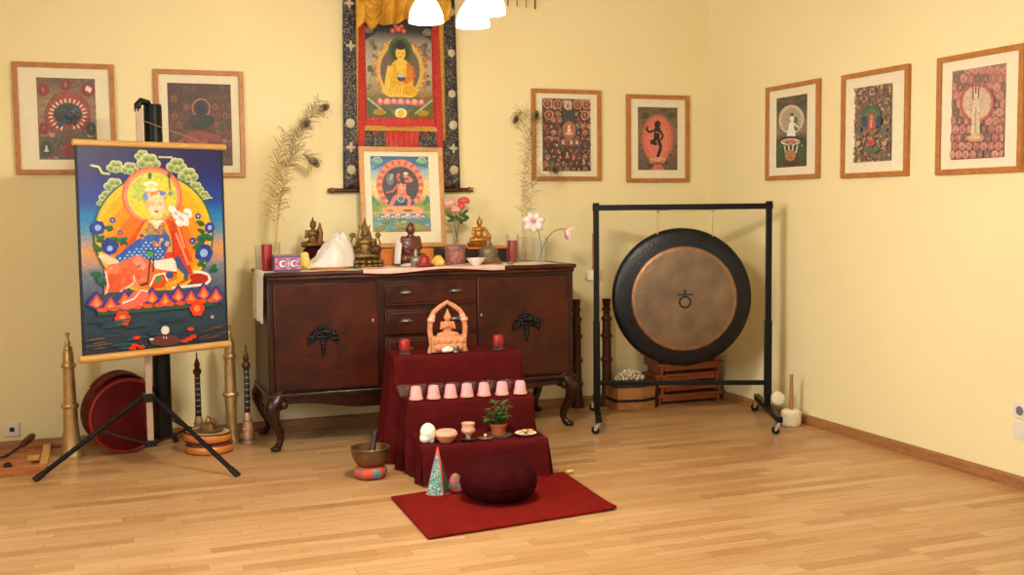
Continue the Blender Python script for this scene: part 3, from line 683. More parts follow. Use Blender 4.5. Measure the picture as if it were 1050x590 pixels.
# ------------------------------------------------------------------ leaning framed picture on the sideboard riser
A = Art([(80, 115), (485, 118), (492, 672), (82, 672)], 1, 1)
A.bands([(0, (36, 92, 150)), (.1, (52, 120, 170)), (.2, (140, 190, 200)), (.35, (226, 210, 140)), (.5, (236, 196, 110)), (.62, (150, 160, 70)), (.75, (176, 176, 70)), (.86, (80, 140, 150)), (.93, (160, 160, 60)), (1, (150, 130, 56))])
A.cloud(128, 145, 34, (170, 206, 200), (90, 150, 130)); A.cloud(440, 145, 34, (170, 210, 170), (90, 160, 120)); A.poly([(80, 215), (140, 180), (180, 175), (100, 215)], (30, 110, 170)); A.poly([(485, 205), (420, 185), (390, 165), (470, 180)], (40, 130, 110))
for x in (90, 470): A.poly([(x - 40, 480), (x, 400), (x + 50, 480)], (80, 140, 110)); A.poly([(x - 40, 520), (x + 10, 450), (x + 50, 520)], (120, 160, 70))
A.ell(282, 325, 166, 186, (226, 110, 60), 44)
for i in range(40):
    a = 2 * pi * i / 40; A.ell(282 + 146 * cos(a), 325 + 164 * sin(a), 17, 15, (236, 140, 96) if i % 2 else (206, 78, 52), 10)
A.ell(284, 335, 128, 142, (84, 78, 84), 40)
for i in range(40): A.ell(rr.uniform(190, 375), rr.uniform(240, 440), 8, 8, rr.choice([(96, 90, 94), (74, 70, 80)]), 8)
A.poly([(190, 470), (200, 420), (365, 420), (378, 470), (345, 486), (215, 486)], (52, 76, 122))
A.ell(212, 285, 28, 44, (120, 122, 130), 16); A.ell(222, 270, 10, 26, (180, 180, 180), 10, .4)
r1, r2 = (226, 112, 92), (206, 76, 66)
A.line([(292, 320), (290, 400)], 62, r1); A.ell(322, 258, 18, 22, r1, 16); A.ell(322, 242, 18, 10, (236, 220, 170), 10); A.line([(275, 300), (262, 262), (280, 245)], 20, r2); A.line([(315, 300), (368, 296), (340, 268)], 18, r1); A.line([(262, 330), (230, 372), (180, 384)], 14, r2)
A.line([(278, 400), (240, 420), (212, 480)], 28, r1); A.line([(306, 400), (346, 430), (338, 482)], 28, r1); A.line([(270, 345), (315, 352)], 6, (236, 200, 160)); A.line([(285, 310), (290, 385)], 5, (240, 200, 170))
A.ring(283, 430, 26, 26, 7, (206, 200, 190), (110, 110, 120))
A.poly([(150, 500), (200, 482), (370, 482), (440, 505), (440, 540), (150, 540)], (232, 160, 90)); A.ell(205, 515, 22, 8, (196, 90, 60)); A.ell(330, 515, 36, 8, (120, 74, 66), 12)
for i in range(9): A.ell(150 + i * 36, 556, 22, 16, (226, 226, 226) if i % 2 else (70, 110, 170), 12); A.ell(150 + i * 36, 560, 12, 9, (206, 110, 100) if i % 2 else (200, 210, 220), 10)
A.ell(200, 640, 60, 12, (70, 160, 190), 16); A.ell(470, 620, 40, 16, (60, 140, 190), 16); A.ell(110, 610, 36, 20, (90, 170, 190), 14)
for i in range(26): A.ell(rr.uniform(85, 490), rr.uniform(580, 670), rr.uniform(8, 24), 6, rr.choice([(120, 140, 60), (196, 190, 80), (90, 130, 80)]), 10)
w, h = .545, .635
pw, ph, off = fit((0, 50, 590, 772), (80, 116, 488, 660), w, h)
t = picture('beech framed print of a red dancer in a flame ring, leaning on the sideboard', (1.805, -.125, 1.443), 0, w, h, pw, ph, off, A, wd='palebeech', group='framed print standing on the sideboard')
t.rotation_euler = (radians(-6), radians(.3), 0)
del t['group']
# ------------------------------------------------------------------ the sideboard
t = thing('sideboard', 'long dark mahogany sideboard with cabriole legs and black leaf handles against back wall', 'sideboard', (1.8165, -.36, 0))
MB().box((0.004, .01, .645), (1.888, .53, .67)).build('carcass', 'mahogd', t, bevel=.008)
tp = MB(); tp.box((0, 0, 1.008), (1.905, .6, .024)); tp.box((0, .003, .985), (1.885, .585, .024)); tp.build('top', 'mahogany' if False else 'mahog', t, bevel=.008, bseg=3)
tp = MB(); tp.box((0, 0, .318), (1.905, .585, .026)); tp.box((0, .003, .299), (1.89, .572, .016)); tp.build('base_moulding', 'mahogd', t, bevel=.009, bseg=3)
# shaped apron
def apron(L):
    n = 40; top = [(-L / 2 + L * i / n, .295) for i in range(n + 1)]
    bot = [(-L / 2 + L * i / n, .268 - .045 * (lambda q: q * q * (3 - 2 * q))(min(1, max(0, (1.15 - abs(2 * i / n - 1) * 1.35) / .6)))) for i in range(n, -1, -1)]
    return top + bot
b = MB()
b.prism(apron(1.86), -.275, -.255)
b.build('apron', 'mahogd', t, smooth=0, bevel=.003)
for s in (-1, 1):
    MB().prism([(x, z) for x, z in apron(.46)], -.008, .008, Matrix.Translation((s * .925, 0, 0)) @ Matrix.Rotation(pi / 2, 4, 'Z')).build('side_apron', 'mahogd', t, smooth=0, bevel=.003)
    for f in (-1, 1):
        cx, cy = s * .9, f * .25
        P = catmull([(cx - s * .02, cy - f * .02, .33), (cx, cy, .29), (cx + s * .028, cy + f * .022, .24), (cx + s * .012, cy + f * .008, .16), (cx - s * .018, cy - f * .012, .085), (cx - s * .012, cy - f * .008, .04), (cx + s * .012, cy + f * .012, .012)], 7)
        n = len(P); R = []
        for i in range(n):
            u = i / (n - 1); R.append(.046 + .016 * sin(min(1, u * 2.2) * pi) - .034 * u + (.012 * max(0, (u - .8) / .2)))
        l = MB(); l.tube(P, R, 16); l.ell((cx + s * .012, cy + f * .012, .016), (.032, .032, .016), 18, 8)
        leg = l.build('leg', 'mahogd', t, smooth=180)
        if f < 0:
            MB().ell((cx - s * .035, cy - .045, .268), (.022, .018, .024), 14, 8).build('carved_scroll', 'mahogd', leg, smooth=180)
            MB().ell((cx + s * .03, cy - .02, .27), (.016, .018, .02), 12, 8).build('carved_scroll', 'mahogd', leg, smooth=180)
def leafhandle(parent):
    b = MB(); r = random.Random(5)
    for i in range(15):
        a = pi * (-.06 + 1.12 * i / 14); x, z = .07 * cos(a), .052 * sin(a) - .01
        for k in range(2):
            b.ell((x + r.uniform(-.012, .012), -.012 - r.uniform(0, .012), z + r.uniform(-.012, .012)), (r.uniform(.009, .015), .008, r.uniform(.007, .012)), 8, 6)
    for i in range(46):
        a = r.uniform(0, pi); q = r.uniform(.35, 1) ** .5; b.ell((.072 * q * cos(a), -.010 - r.uniform(0, .012), .056 * q * sin(a) - .012), (r.uniform(.007, .014), .008, r.uniform(.006, .011)), 8, 6)
    for s in (-1, 1):
        for k in range(3): b.ell((s * (.074 + .004 * k), -.012, -.014 - .012 * k), (.011 - .002 * k, .007, .01), 8, 6)
    b.tube(catmull([(-.045, -.014, .01), (-.02, -.024, .0), (.02, -.024, .0), (.045, -.014, .01)], 5), .007, 8)
    for k in range(5): b.ell((0, -.014, -.02 - .02 * k), (.018 - .003 * k, .009, .013), 10, 6)
    b.ell((0, -.01, .045), (.03, .01, .02), 10, 6)
    return b.build('handle', 'iron', parent, smooth=180)
for s, nm in ((-1, 'l'), (1, 'r')):
    d = MB(); d.box((0, 0, 0), (.60, .026, .615))
    door = d.build('door', 'mahog', t, loc=(s * .607, -.262, .646), bevel=.006)
    hnd = leafhandle(door); hnd.location = (-.025 if s < 0 else .015, -.014, .0 if s < 0 else .016)
    MB().ell((.27, -.012, .08), (.007, .004, .012), 10, 6).build('keyhole', 'brass', door) if s < 0 else MB().ell((-.275, -.012, .08), (.007, .004, .012), 10, 6).build('keyhole', 'brass', door)
for k, z in enumerate((.875, .708, .541, .395)):
    hh = .145 if k < 3 else .125
    d = MB(); d.box((0, 0, 0), (.565, .022, hh)).box((0, -.007, 0), (.53, .014, hh - .03))
    dr = d.build('drawer', 'mahog', t, loc=(.02, -.262, z), bevel=.005)
    for x in (-.155, .15):
        b = MB()
        def cup(u, v):
            a = pi * u; e = pi / 2 * v
            return (.04 * cos(a) * cos(e), -.014 - .024 * sin(e), .022 * sin(a) * cos(e) - .004)
        b.grid(cup, 16, 8); b.box((0, -.0155, -.004), (.086, .003, .008))
        b.build('cup_pull', 'pewter', dr, loc=(x, 0, .006), solid=.002, smooth=180)

# ------------------------------------------------------------------ cloths, riser and everything standing on the sideboard
TZ = 1.02
def runner(u, v):
    L = 2.10; s = u * L; y = -.642 + .40 * v
    if s < 1.80: return (2.668 - s, y + .004 * sin(s * 9), TZ + .0025 + .0012 * sin(s * 23 + v * 4))
    k = s - 1.80; a = min(1, k / .03)
    return (.868 - .012 * a - .012 * max(0, k - .03) * 2 - .006 * sin(v * 14) * min(1, k * 8), y * (1 - .15 * k) - .05 * k + .0, TZ + .002 - max(0, k - .012) * 1.0)
o = MB().grid(runner, 150, 26).build('table_runner', mat('white_runner', (232, 224, 208), .7, 0, .05, 12, .15, 200), smooth=180)
tag(o, 'long white cloth runner over the sideboard top, hanging down its left end', 'cloth')
def pinkcloth(u, v):
    x = 1.42 + .87 * u; s = v * .20; y = -.50 - s
    w = .003 * sin(x * 31) + .002 * sin(x * 67)
    if y > -.667: return (x, y + w, TZ + .0065 + .002 * sin(x * 22 + v * 5))
    k = -.667 - y; return (x, -.668 - .004 + w * .5, TZ + .005 - k * (.55 + .3 * sin(x * 9)))
o = MB().grid(pinkcloth, 90, 30).build('silk_scarf', 'pinksilk', solid=.002, smooth=180)
tag(o, 'pale pink scarf lying along the middle of the sideboard front edge', 'scarf')
t = thing('low_riser', 'low dark riser with gold brocade cover at the back of the sideboard', 'riser', (1.98, -.18, TZ))
MB().box((0, .01, .0535), (.99, .22, .095)).build('riser_box', 'darkwood', t, bevel=.004)
def rc(x0, x1):
    def f(u, v):
        x = x0 + (x1 - x0) * u; s = v * .32
        if s < .21: return (x, .11 - s, .1035 + .0008 * sin(x * 40))
        return (x, -.1035 - .003 * sin(x * 33) ** 2, .1035 - (s - .21) * .9)
    return f
MB().grid(rc(-.49, -.02), 40, 26).build('gold_cover', 'orangesilk', t, solid=.002, smooth=180)
MB().grid(lambda u, v: (.2 + .28 * u, .11 - .225 * v, .1035 + .001 * sin(u * 40) - (.012 if v > .97 else 0)), 24, 30).build('top_cloth', 'orangesilk', t, solid=.002, smooth=180)
o = MB().grid(lambda u, v: (-.11 + .22 * u, -.05 + .1 * v, .004 + .014 * (1 - (2 * u - 1) ** 6) * (1 - (2 * v - 1) ** 6) * (1 + .3 * noise.noise(Vector((u * 3, v * 2, 1))))), 30, 18).build('folded_cloth', 'silk', loc=(1.795, -.515, TZ + .008), smooth=180)
tag(o, 'folded white cloth lying before the wooden figure under the silver stupa', 'cloth')

def candle(label, loc, r, h, group=None):
    t = thing('pillar_candle', label, 'candle', loc, 0, group)
    MB().lathe([(0, 0), (r * .97, 0), (r, .004), (r, h - .006), (r * .96, h), (r * .8, h - .003), (r * .25, h - .008), (0, h - .008)], seg=28).build('wax', 'redwax', t)
    MB().tube([(0, 0, h - .008), (.001, 0, h + .004), (.003, 0, h + .008)], .0012, 6).build('wick', 'ink', t)
    return t
candle('red pillar candle at the left end of the sideboard beside the painted box', (.912, -.42, TZ + .004), .031, .15)
candle('red pillar candle at the right end of the sideboard inside a clear glass', (2.459, -.36, TZ + .004), .031, .14)
def tumbler(name, label, cat, loc, r0, r1, h, m='glass', flute=0, seg=28):
    w = (lambda a, z: 1 + flute * cos(a * 10)) if flute else None
    o = MB().lathe([(0, 0), (r0 * .95, 0), (r0, .003), (r1, h), (r1 - .003, h), (r0 - .003, .008), (0, .008)], seg=seg * (2 if flute else 1), wob=w).build(name, m, loc=loc, smooth=40)
    return tag(o, label, cat)
tumbler('candle_glass', 'tall clear glass around the red candle at the right of the sideboard', 'glass', (2.459, -.36, TZ + .004), .040, .042, .18)
tumbler('glass_jar', 'small clear glass jar at the far left end of the sideboard', 'glass', (.888, -.22, TZ + .004), .017, .019, .14, 'glass2')
tumbler('feather_vase', 'clear glass holding the left peacock feathers, behind the red candle', 'vase', (.975, -.27, TZ + .004), .035, .042, .16)
tumbler('feather_vase', 'clear glass holding the right peacock feathers, between red candle and magnolia glass', 'vase', (2.56, -.27, TZ + .004), .028, .034, .16)
tumbler('cut_glass_tumbler', 'cut glass tumbler holding the two pale magnolia stems at the sideboard right end', 'vase', (2.61, -.45, TZ + .004), .036, .050, .155, 'glass2', .05)

# painted box
t = thing('painted_box', 'small box painted in blue, red and white scrolls at the sideboard left end', 'box', (.998, -.565, TZ + .006), 0)
MB().box((0, 0, .043), (.146, .10, .086)).build('box_body', mat('box_blue', (60, 50, 130), .5), t, bevel=.002)
A = Art([(0, 0), (150, 0), (150, 88), (0, 88)], .146, .085); A.fill((196, 48, 40))
A.poly([(0, 0), (150, 0), (150, 9), (0, 9)], (52, 60, 150)); A.poly([(0, 78), (150, 78), (150, 88), (0, 88)], (72, 44, 120))
for cx in (48, 112): A.ell(cx, 44, 32, 30, (60, 76, 176), 20); A.ell(cx, 44, 22, 20, (236, 222, 206), 18); A.ell(cx + 5, 44, 15, 14, (196, 60, 46), 14); A.ell(cx + 8, 40, 7, 7, (70, 90, 180), 10)
for x, y in ((12, 22), (80, 20), (140, 24), (14, 66), (80, 66), (140, 66)): A.ell(x, y, 9, 11, (226, 150, 120), 12); A.ell(x, y, 5, 6, (60, 70, 160), 10)
for x in (80,): A.line([(x, 30), (x, 58)], 5, (236, 222, 206))
A.build('painted_front', 'boxpat', t, y=-.0505, off=(0, .0435))
MB().box((0, 0, .0895), (.152, .106, .007)).build('box_lid', mat('box_lid', (150, 120, 96), .5), t, bevel=.002)

# yellow bundle
b = MB()
for i in range(14):
    a = i * 2.4; b.ell((.022 * cos(a) * (1 - i / 16), .02 * sin(a) * (1 - i / 16), .018 + i * .0052), (.026, .024, .02), 10, 7)
o = b.build('yellow_pouch', 'yellow', loc=(1.115, -.48, TZ + .004), remesh=.004); tag(o, 'small pale yellow cloth pouch between painted box and white scarf', 'pouch')
# wooden tray and white scarf heap
t = thing('wooden_tray', 'thin round wooden tray under the white scarf heap on the sideboard', 'tray', (1.27, -.43, TZ + .005))
MB().lathe([(0, 0), (.125, 0), (.135, .010), (.137, .014), (.13, .014), (.122, .007), (0, .007)], seg=48).build('tray_dish', 'drumwood', t)
def heap(u, v):
    a = 2 * pi * u; r = v
    x, y = cos(a) * r, sin(a) * r
    V = lambda k, o: noise.noise(Vector((x * k + o, y * k * .8 - o, o)))
    h = .175 * (1 - r ** 3.2) ** .6 if r < 1 else 0
    q0 = min(1, max(0, (x + .75) / 1.1)); h *= .5 + .5 * q0 * q0 * (3 - 2 * q0)
    h *= 1 + .5 * max(0, x) * (1 - .5 * abs(y)) - .15 * max(0, -x)
    dip = exp(-((x + .62) ** 2 + (y + .35) ** 2) * 6)          # the hollow with the small figure
    q = V(1.7, 2.1) * 1.4; w = V(2.3, 7.7) * 1.4
    ridge = (1 - abs(noise.noise(Vector((x * 3.2 + q, y * 3.2 + w, .4)))) * 2) * .11 + (1 - abs(noise.noise(Vector((x * 6 + w * 1.6, y * 6 - q * 1.6, 3.3)))) * 2) * .06
    h = h * (.86 + .28 * V(1.6, 5) + ridge) - .085 * dip * (1 - r)
    k = 1 + .09 * sin(a * 2 + 1) + .06 * sin(a * 5 + 2)
    return (x * .136 * k + .002 + .008 * q * (1 - r), y * .10 * k + .008 * w * (1 - r), max(0, h))
o = MB().grid(heap, 140, 40).build('white_scarf', 'silk', loc=(1.27, -.44, TZ + .013), smooth=180)
tag(o, 'crumpled heap of white silk scarf around the small bronze figure, sideboard left half', 'scarf')

# ---- statues
def seated(b, k=1.0, headk=1.0, crown=0, arms='lap', us=1):
    b.limb([(.34, -.06, .1), (.2, -.2, .1), (-.05, -.25, .1)], [.1, .09, .07]); b.limb([(-.34, -.06, .1), (-.2, -.2, .1), (.05, -.25, .1)], [.1, .09, .07])
    b.limb([(.1, .06, .12), (.34, -.06, .1)], [.14, .11]); b.limb([(-.1, .06, .12), (-.34, -.06, .1)], [.14, .11])
    b.ell((0, .04, .14), (.24, .17, .13)); b.ell((0, .03, .33), (.165, .12, .2)); b.ell((0, .02, .5), (.2, .12, .13))
    b.limb([(0, .02, .58), (0, .01, .7)], [.07, .06])
    h = headk; b.ell((0, -.005, .76), (.1 * h, .112 * h, .13 * h)); b.ell((0, -.11 * h, .745), (.018, .02, .028)); b.ell((0, -.07, .70), (.05, .05, .035))
    for s in (-1, 1): b.ell((s * .102 * h, .0, .74), (.018, .028, .05))
    if us: b.ell((0, .01, .9), (.055, .055, .055)); b.ell((0, .01, .95), .022)
    if crown:
        for i in range(5):
            a = pi * (-.9 + .8 * i / 4); b.limb([(.105 * cos(a), .105 * sin(a), .83), (.12 * cos(a), .12 * sin(a), .93 + .03 * (i == 2))], [.026, .01], 8)
        b.limb([(0, .01, .86), (0, .01, 1.0)], [.075, .028]); b.ell((0, .01, 1.03), .025)
    for s in (-1, 1):
        b.ell((s * .215, .02, .54), .07)
        if arms == 'lap': b.limb([(s * .22, .02, .54), (s * .28, .0, .35), (s * .09, -.17, .24)], [.065, .052, .045])
        elif arms == 'earth' and s > 0: b.limb([(s * .22, .02, .54), (s * .29, -.02, .36), (s * .3, -.16, .17)], [.065, .052, .045])
        elif arms == 'earth': b.limb([(s * .22, .02, .54), (s * .28, .0, .35), (s * .06, -.17, .24)], [.065, .052, .045])
        elif arms == 'chest': b.limb([(s * .22, .02, .54), (s * .27, -.04, .36), (s * .045, -.17, .45)], [.065, .052, .045]); b.ell((s * .03, -.18, .5), (.03, .03, .06))
        elif arms == 'raised': b.limb([(s * .22, .02, .54), (s * .3, -.04, .38), (s * .27, -.13, .55)], [.06, .05, .04]); b.limb([(s * .27, -.13, .55), (s * .34, -.1, .74)], [.02, .035], 8)
    return b
def lotus(b, r, h, z=0, n=16):
    b.lathe([(0, 0), (r * 1.0, 0), (r * 1.02, h * .12), (r * .84, h * .45), (r * .86, h * .6), (r * .98, h * .9), (r * .9, h), (0, h)], (0, 0, z), 40)
    for i in range(n):
        a = 2 * pi * i / n
        for zz, rr in ((.27, .98), (.72, .95)):
            b.ell((r * rr * cos(a), r * rr * sin(a), z + h * zz), (.2 * r, .2 * r, h * .22), 8, 6)
    return b
def scaled(o, k): o.scale = (k, k, k); return o
# small bronze figure behind the scarf
t = thing('bronze_figure', 'small brown bronze seated figure rising out of the white scarf heap', 'statue', (1.205, -.30, TZ + .006))
b = MB(); b.limb([(-.1, 0, .2), (.1, 0, .2)], [.35, .35]); scaled(b.build('cushion', 'maroond', t, loc=(0, 0, .012), remesh=.05, smooth=180), .17).scale.z = .22
b = seated(MB(), crown=1, arms='chest'); b.limb([(.2, -.16, .2), (.24, -.18, .5), (.2, -.15, .62)], [.1, .08, .09]); b.ell((.21, -.16, .72), (.06, .06, .08)); b.limb([(.21, -.16, .78), (.21, -.16, .88)], [.05, .012])
f = b.build('figure', 'bronzed', t, loc=(0, 0, .122), remesh=.018, smooth=180); scaled(f, .172)
# large bronze with lotus
t = thing('bronze_figure', 'large dark bronze crowned figure on a wide lotus base, left of the leaning print', 'statue', (1.495, -.42, TZ + .006))
lotus(MB(), .098, .048).build('lotus_base', 'bronze', t, smooth=60)
b = seated(MB(), crown=1, arms='raised')
for s in (-1, 1):   # lotus flowers at the shoulders and a flaming back piece
    b.limb([(s * .3, .0, .2), (s * .44, .02, .45), (s * .38, .02, .66)], [.03, .03, .03], 8); b.ell((s * .38, .02, .7), (.09, .06, .08)); b.limb([(s * .2, .08, .4), (s * .36, .08, .3), (s * .46, .06, .12)], [.07, .05, .03])
    b.limb([(s * .1, .1, .85), (s * .18, .1, 1.0)], [.04, .015], 8)
b.ell((0, .1, .62), (.22, .05, .34)); b.limb([(0, .08, .95), (0, .08, 1.16)], [.09, .02]); b.ell((0, .07, 1.18), .03)
f = b.build('figure', 'bronze', t, loc=(0, 0, .048), remesh=.016, smooth=180); scaled(f, .205)
b = MB(); b.ell((.05, -.062, .105), (.035, .02, .028)); b.build('offering_bowl', 'copper', t)
# wooden figure
t = thing('wooden_figure', 'polished reddish brown wooden seated figure in front of the leaning print', 'statue', (1.775, -.42, TZ + .009))
b = seated(MB(), headk=1.2, arms='lap', us=0); b.ell((0, .03, .36), (.28, .14, .25)); b.ell((0, .03, .5), (.24, .13, .13))
MB().lathe([(0, 0), (.085, 0), (.088, .006), (.08, .022), (0, .022)], seg=36).build('plinth', 'darkwood', t)
f = b.build('figure', 'polwood', t, loc=(0, 0, .016), remesh=.014, smooth=180); f.scale = (.225, .2, .268)
def shawl(u, v):
    return (-.07 - .024 * sin(u * pi) - .012 * v, -.05 + .085 * u, (.15 - .03 * (2 * u - 1) ** 2) * (1 - v) + .012)
MB().grid(shawl, 14, 14).build('white_shawl', 'silk', t, solid=.006, smooth=180)
# silver reliquary
t = thing('silver_reliquary', 'tiny worn silver stupa in front of the wooden figure', 'stupa', (1.757, -.59, TZ + .009))
MB().lathe([(0, 0), (.03, 0), (.031, .008), (.027, .012), (.033, .03), (.034, .044), (.028, .056), (.014, .062), (.012, .070), (.014, .078), (.012, .09), (.006, .1), (.004, .106), (0, .108)], seg=28).build('reliquary_body', 'silver', t)
# red candle on dish
t = thing('candle_dish', 'short red candle standing on a wide red dish at the sideboard front edge', 'candle', (1.805, -.60, TZ + .0095))
MB().lathe([(0, 0), (.05, 0), (.062, .008), (.062, .016), (.055, .018), (.045, .012), (0, .012)], seg=36).build('dish', 'redwax', t)
MB().lathe([(0, .012), (.034, .012), (.034, .03), (.031, .05), (.024, .062), (.01, .066), (0, .066)], seg=28).build('wax', 'redwax', t)
# yellow rose candle
b = MB()
for k, (n, r, z) in enumerate(((6, .026, .018), (5, .018, .03), (3, .009, .042))):
    for i in range(n):
        a = 2 * pi * i / n + k; b.ell((r * cos(a), r * sin(a), z), (.016, .016, .02), 10, 7)
b.lathe([(0, 0), (.024, 0), (.026, .02), (0, .03)])
tag(b.build('rose_candle', 'yellowwax', loc=(1.912, -.53, TZ + .009), smooth=180), 'small yellow rose shaped candle beside the red dish on the sideboard', 'candle')
# mottled pot
t = thing('mottled_pot', 'mottled purple and orange pot between yellow rose and white bowl', 'pot', (2.052, -.43, TZ + .006))
MB().lathe([(0, 0), (.058, 0), (.06, .004), (.062, .06), (.066, .115), (.067, .12), (.061, .12), (.058, .01), (0, .01)], seg=36).build('pot_body', 'potpat', t)
# white bowl
t = thing('white_bowl', 'shallow white bowl in front of the grey brass stupa on the sideboard', 'bowl', (2.14, -.57, TZ + .006))
MB().lathe([(0, .004), (.02, .002), (.024, 0), (.027, .004), (.045, .022), (.06, .042), (.057, .043), (.042, .026), (.02, .01), (0, .009)], seg=40).build('bowl_body', 'white', t)
# stupa
t = thing('brass_stupa', 'squat tiered grey brass stupa right of the white bowl', 'stupa', (2.28, -.40, TZ + .006))
b = MB(); b.lathe([(0, 0), (.085, 0), (.087, .012), (.076, .016), (.076, .026), (.066, .03), (.066, .042), (.058, .046), (.06, .06), (.062, .075), (.054, .095), (.036, .107), (.022, .111), (.022, .122), (.012, .124), (.011, .134), (.006, .15), (0, .158)], seg=40)
b.build('stupa_body', 'stupa', t)
# gilt figure on the riser
t = thing('gilt_figure', 'gilt crowned seated figure on the riser right of the rose vase', 'statue', (2.297, -.19, TZ + .107))
b = MB(); lotus(b, .072, .026); b.build('lotus_base', 'gold', t, smooth=60)
b = seated(MB(), crown=1, arms='earth'); b.limb([(-.2, -.2, .15), (-.28, -.24, .4)], [.05, .04]); b.ell((.36, -.1, .22), (.1, .08, .12)); b.limb([(.36, -.08, .3), (.3, .02, .5)], [.05, .03])
scaled(b.build('figure', 'gold', t, loc=(0, 0, .024), remesh=.018, smooth=180), .165)
# tealight between stupa and candle
t = thing('tealight', 'small pale tealight between grey stupa and right red candle', 'candle', (2.365, -.57, TZ + .006))
MB().lathe([(0, 0), (.018, 0), (.019, .014), (.017, .014), (.016, .011), (0, .011)], seg=24).build('tealight_cup', 'silver', t)

# roses
t = thing('rose_vase', 'slim clear glass vase on the riser, holding the pink roses', 'vase', (2.138, -.2, TZ + .107))
MB().lathe([(0, 0), (.03, 0), (.032, .006), (.016, .03), (.017, .08), (.03, .172), (.028, .172), (.014, .08), (.012, .03), (0, .02)], seg=28).build('vase_body', 'glass', t)
RV = Vector((2.138, -.2, TZ + .107))
def rose(label, top, m, k, leaves):
    t = thing('rose', label, 'flower', tuple(RV), 0, 'roses in the slim vase')
    tp = Vector(top)
    MB().tube(catmull([(0, 0, .03), (tp.x * .3, tp.y * .3, tp.z * .5), tp], 6), .0022, 6).build('stem', 'stem', t)
    b = MB(); rr = random.Random(int(abs(tp.x) * 1000) + 3)
    for q, (n, r, s) in enumerate(((9, .022, .0115), (8, .018, .0125), (6, .012, .0115), (3, .005, .010))):
        for i in range(n):
            a = 2 * pi * i / n + q * .7
            b.ell(tp + Vector((r * k * cos(a), r * k * sin(a), .012 * k + q * .004)), (s * k, s * k, s * 1.25 * k), 10, 7)
    b.build('petals', m, t, smooth=180)
    b = MB()
    for lx, lz, ang in leaves:
        c = Vector((lx, rr.uniform(-.02, .0), lz)); mx = Matrix.Rotation(ang, 4, 'Y') @ Matrix.Rotation(rr.uniform(-.6, .6), 4, 'X')
        b.ell(c, (.026, .004, .012), 10, 6, mx)
    b.build('leaves', 'leafd', t, smooth=180)
rose('large pale pink rose at the left of the slim vase on the riser', (-.042, -.01, .262), 'rosepink', 1.25, [(-.05, .2, .4), (-.03, .18, 1.0), (-.045, .165, -.2)])
rose('smaller pale pink rose low in the middle of the slim vase', (-.012, -.03, .222), 'rosepink', .95, [(-.01, .185, -.5), (.01, .175, .8)])
rose('coral red rose bud low at the right of the slim vase', (.028, -.02, .245), 'rosered', .8, [(.03, .2, .6), (.05, .17, -.2)])
rose('large coral pink rose highest at the right of the slim vase', (.052, .0, .275), 'rosered', 1.2, [(.055, .22, -.7), (.06, .19, .5), (.03, .165, 1.2)])

# magnolias
MV = Vector((2.61, -.45, TZ + .01))
def magnolia(label, pts, mk):
    t = thing('magnolia_flower', label, 'flower', tuple(MV), 0, 'magnolia stems in the cut glass tumbler')
    P = catmull(pts, 8); MB().tube(P, .0026, 6).build('stem', 'stemb', t)
    mk(t, P[-1])
def open_mag(t, c):
    for i in range(7):
        a = 2 * pi * i / 7 + .2; dx, dz = cos(a), sin(a)
        def pet(u, v, dx=dx, dz=dz):
            l = v * .078; w = .026 * sin(pi * min(1, v * .92 + .05)) ** .7 * (u - .5) * 2
            fx = dx * l - dz * w; fz = dz * l * .8 + dx * w - (.012 if dz < 0 else 0) * v
            return tuple(c + Vector((fx, -.035 * sin(v * 2.6) - .01 + .012 * (u - .5) ** 2 * 4, fz)))
        MB().grid(pet, 8, 10).build('petal', 'petal', t, solid=.0015, smooth=180)
    MB().ell(tuple(c + Vector((0, -.025, 0))), (.013, .02, .013), 12, 8).build('flower_heart', 'petalp', t, smooth=180)
def closed_mag(t, c):
    for i in range(5):
        a = 2 * pi * i / 5; d = Vector((.35 + .2 * cos(a), -.5 * sin(a) * .5, -.9 + .35 * sin(a))) if i else Vector((1.2, 0, .25))
        d.normalize(); sd = d.cross(Vector((0, 1, 0))).normalized()
        def pet(u, v, d=d, sd=sd, i=i):
            return tuple(c + d * (v * (.07 if i else .09)) + sd * ((.017 if i else .008) * sin(pi * min(1, v * .95 + .03)) * (u - .5) * 2) + Vector((0, -.012 * sin(v * 3 + i), 0)))
        MB().grid(pet, 6, 10).build('petal', 'petal' if i != 2 else 'petalp', t, solid=.0015, smooth=180)
    MB().ell(tuple(c), (.012, .012, .014), 12, 8).build('flower_heart', 'petalp', t, smooth=180)
magnolia('open white magnolia flower with a pink heart, upright in the cut glass tumbler', [(.01, 0, .0), (.004, -.01, .1), (-.02, -.02, .2), (-.062, -.03, .255)], open_mag)
magnolia('drooping pale magnolia flower bending right out of the cut glass tumbler', [(-.012, 0, .0), (.03, -.01, .12), (.08, -.01, .18), (.13, -.02, .203), (.165, -.02, .196)], closed_mag)

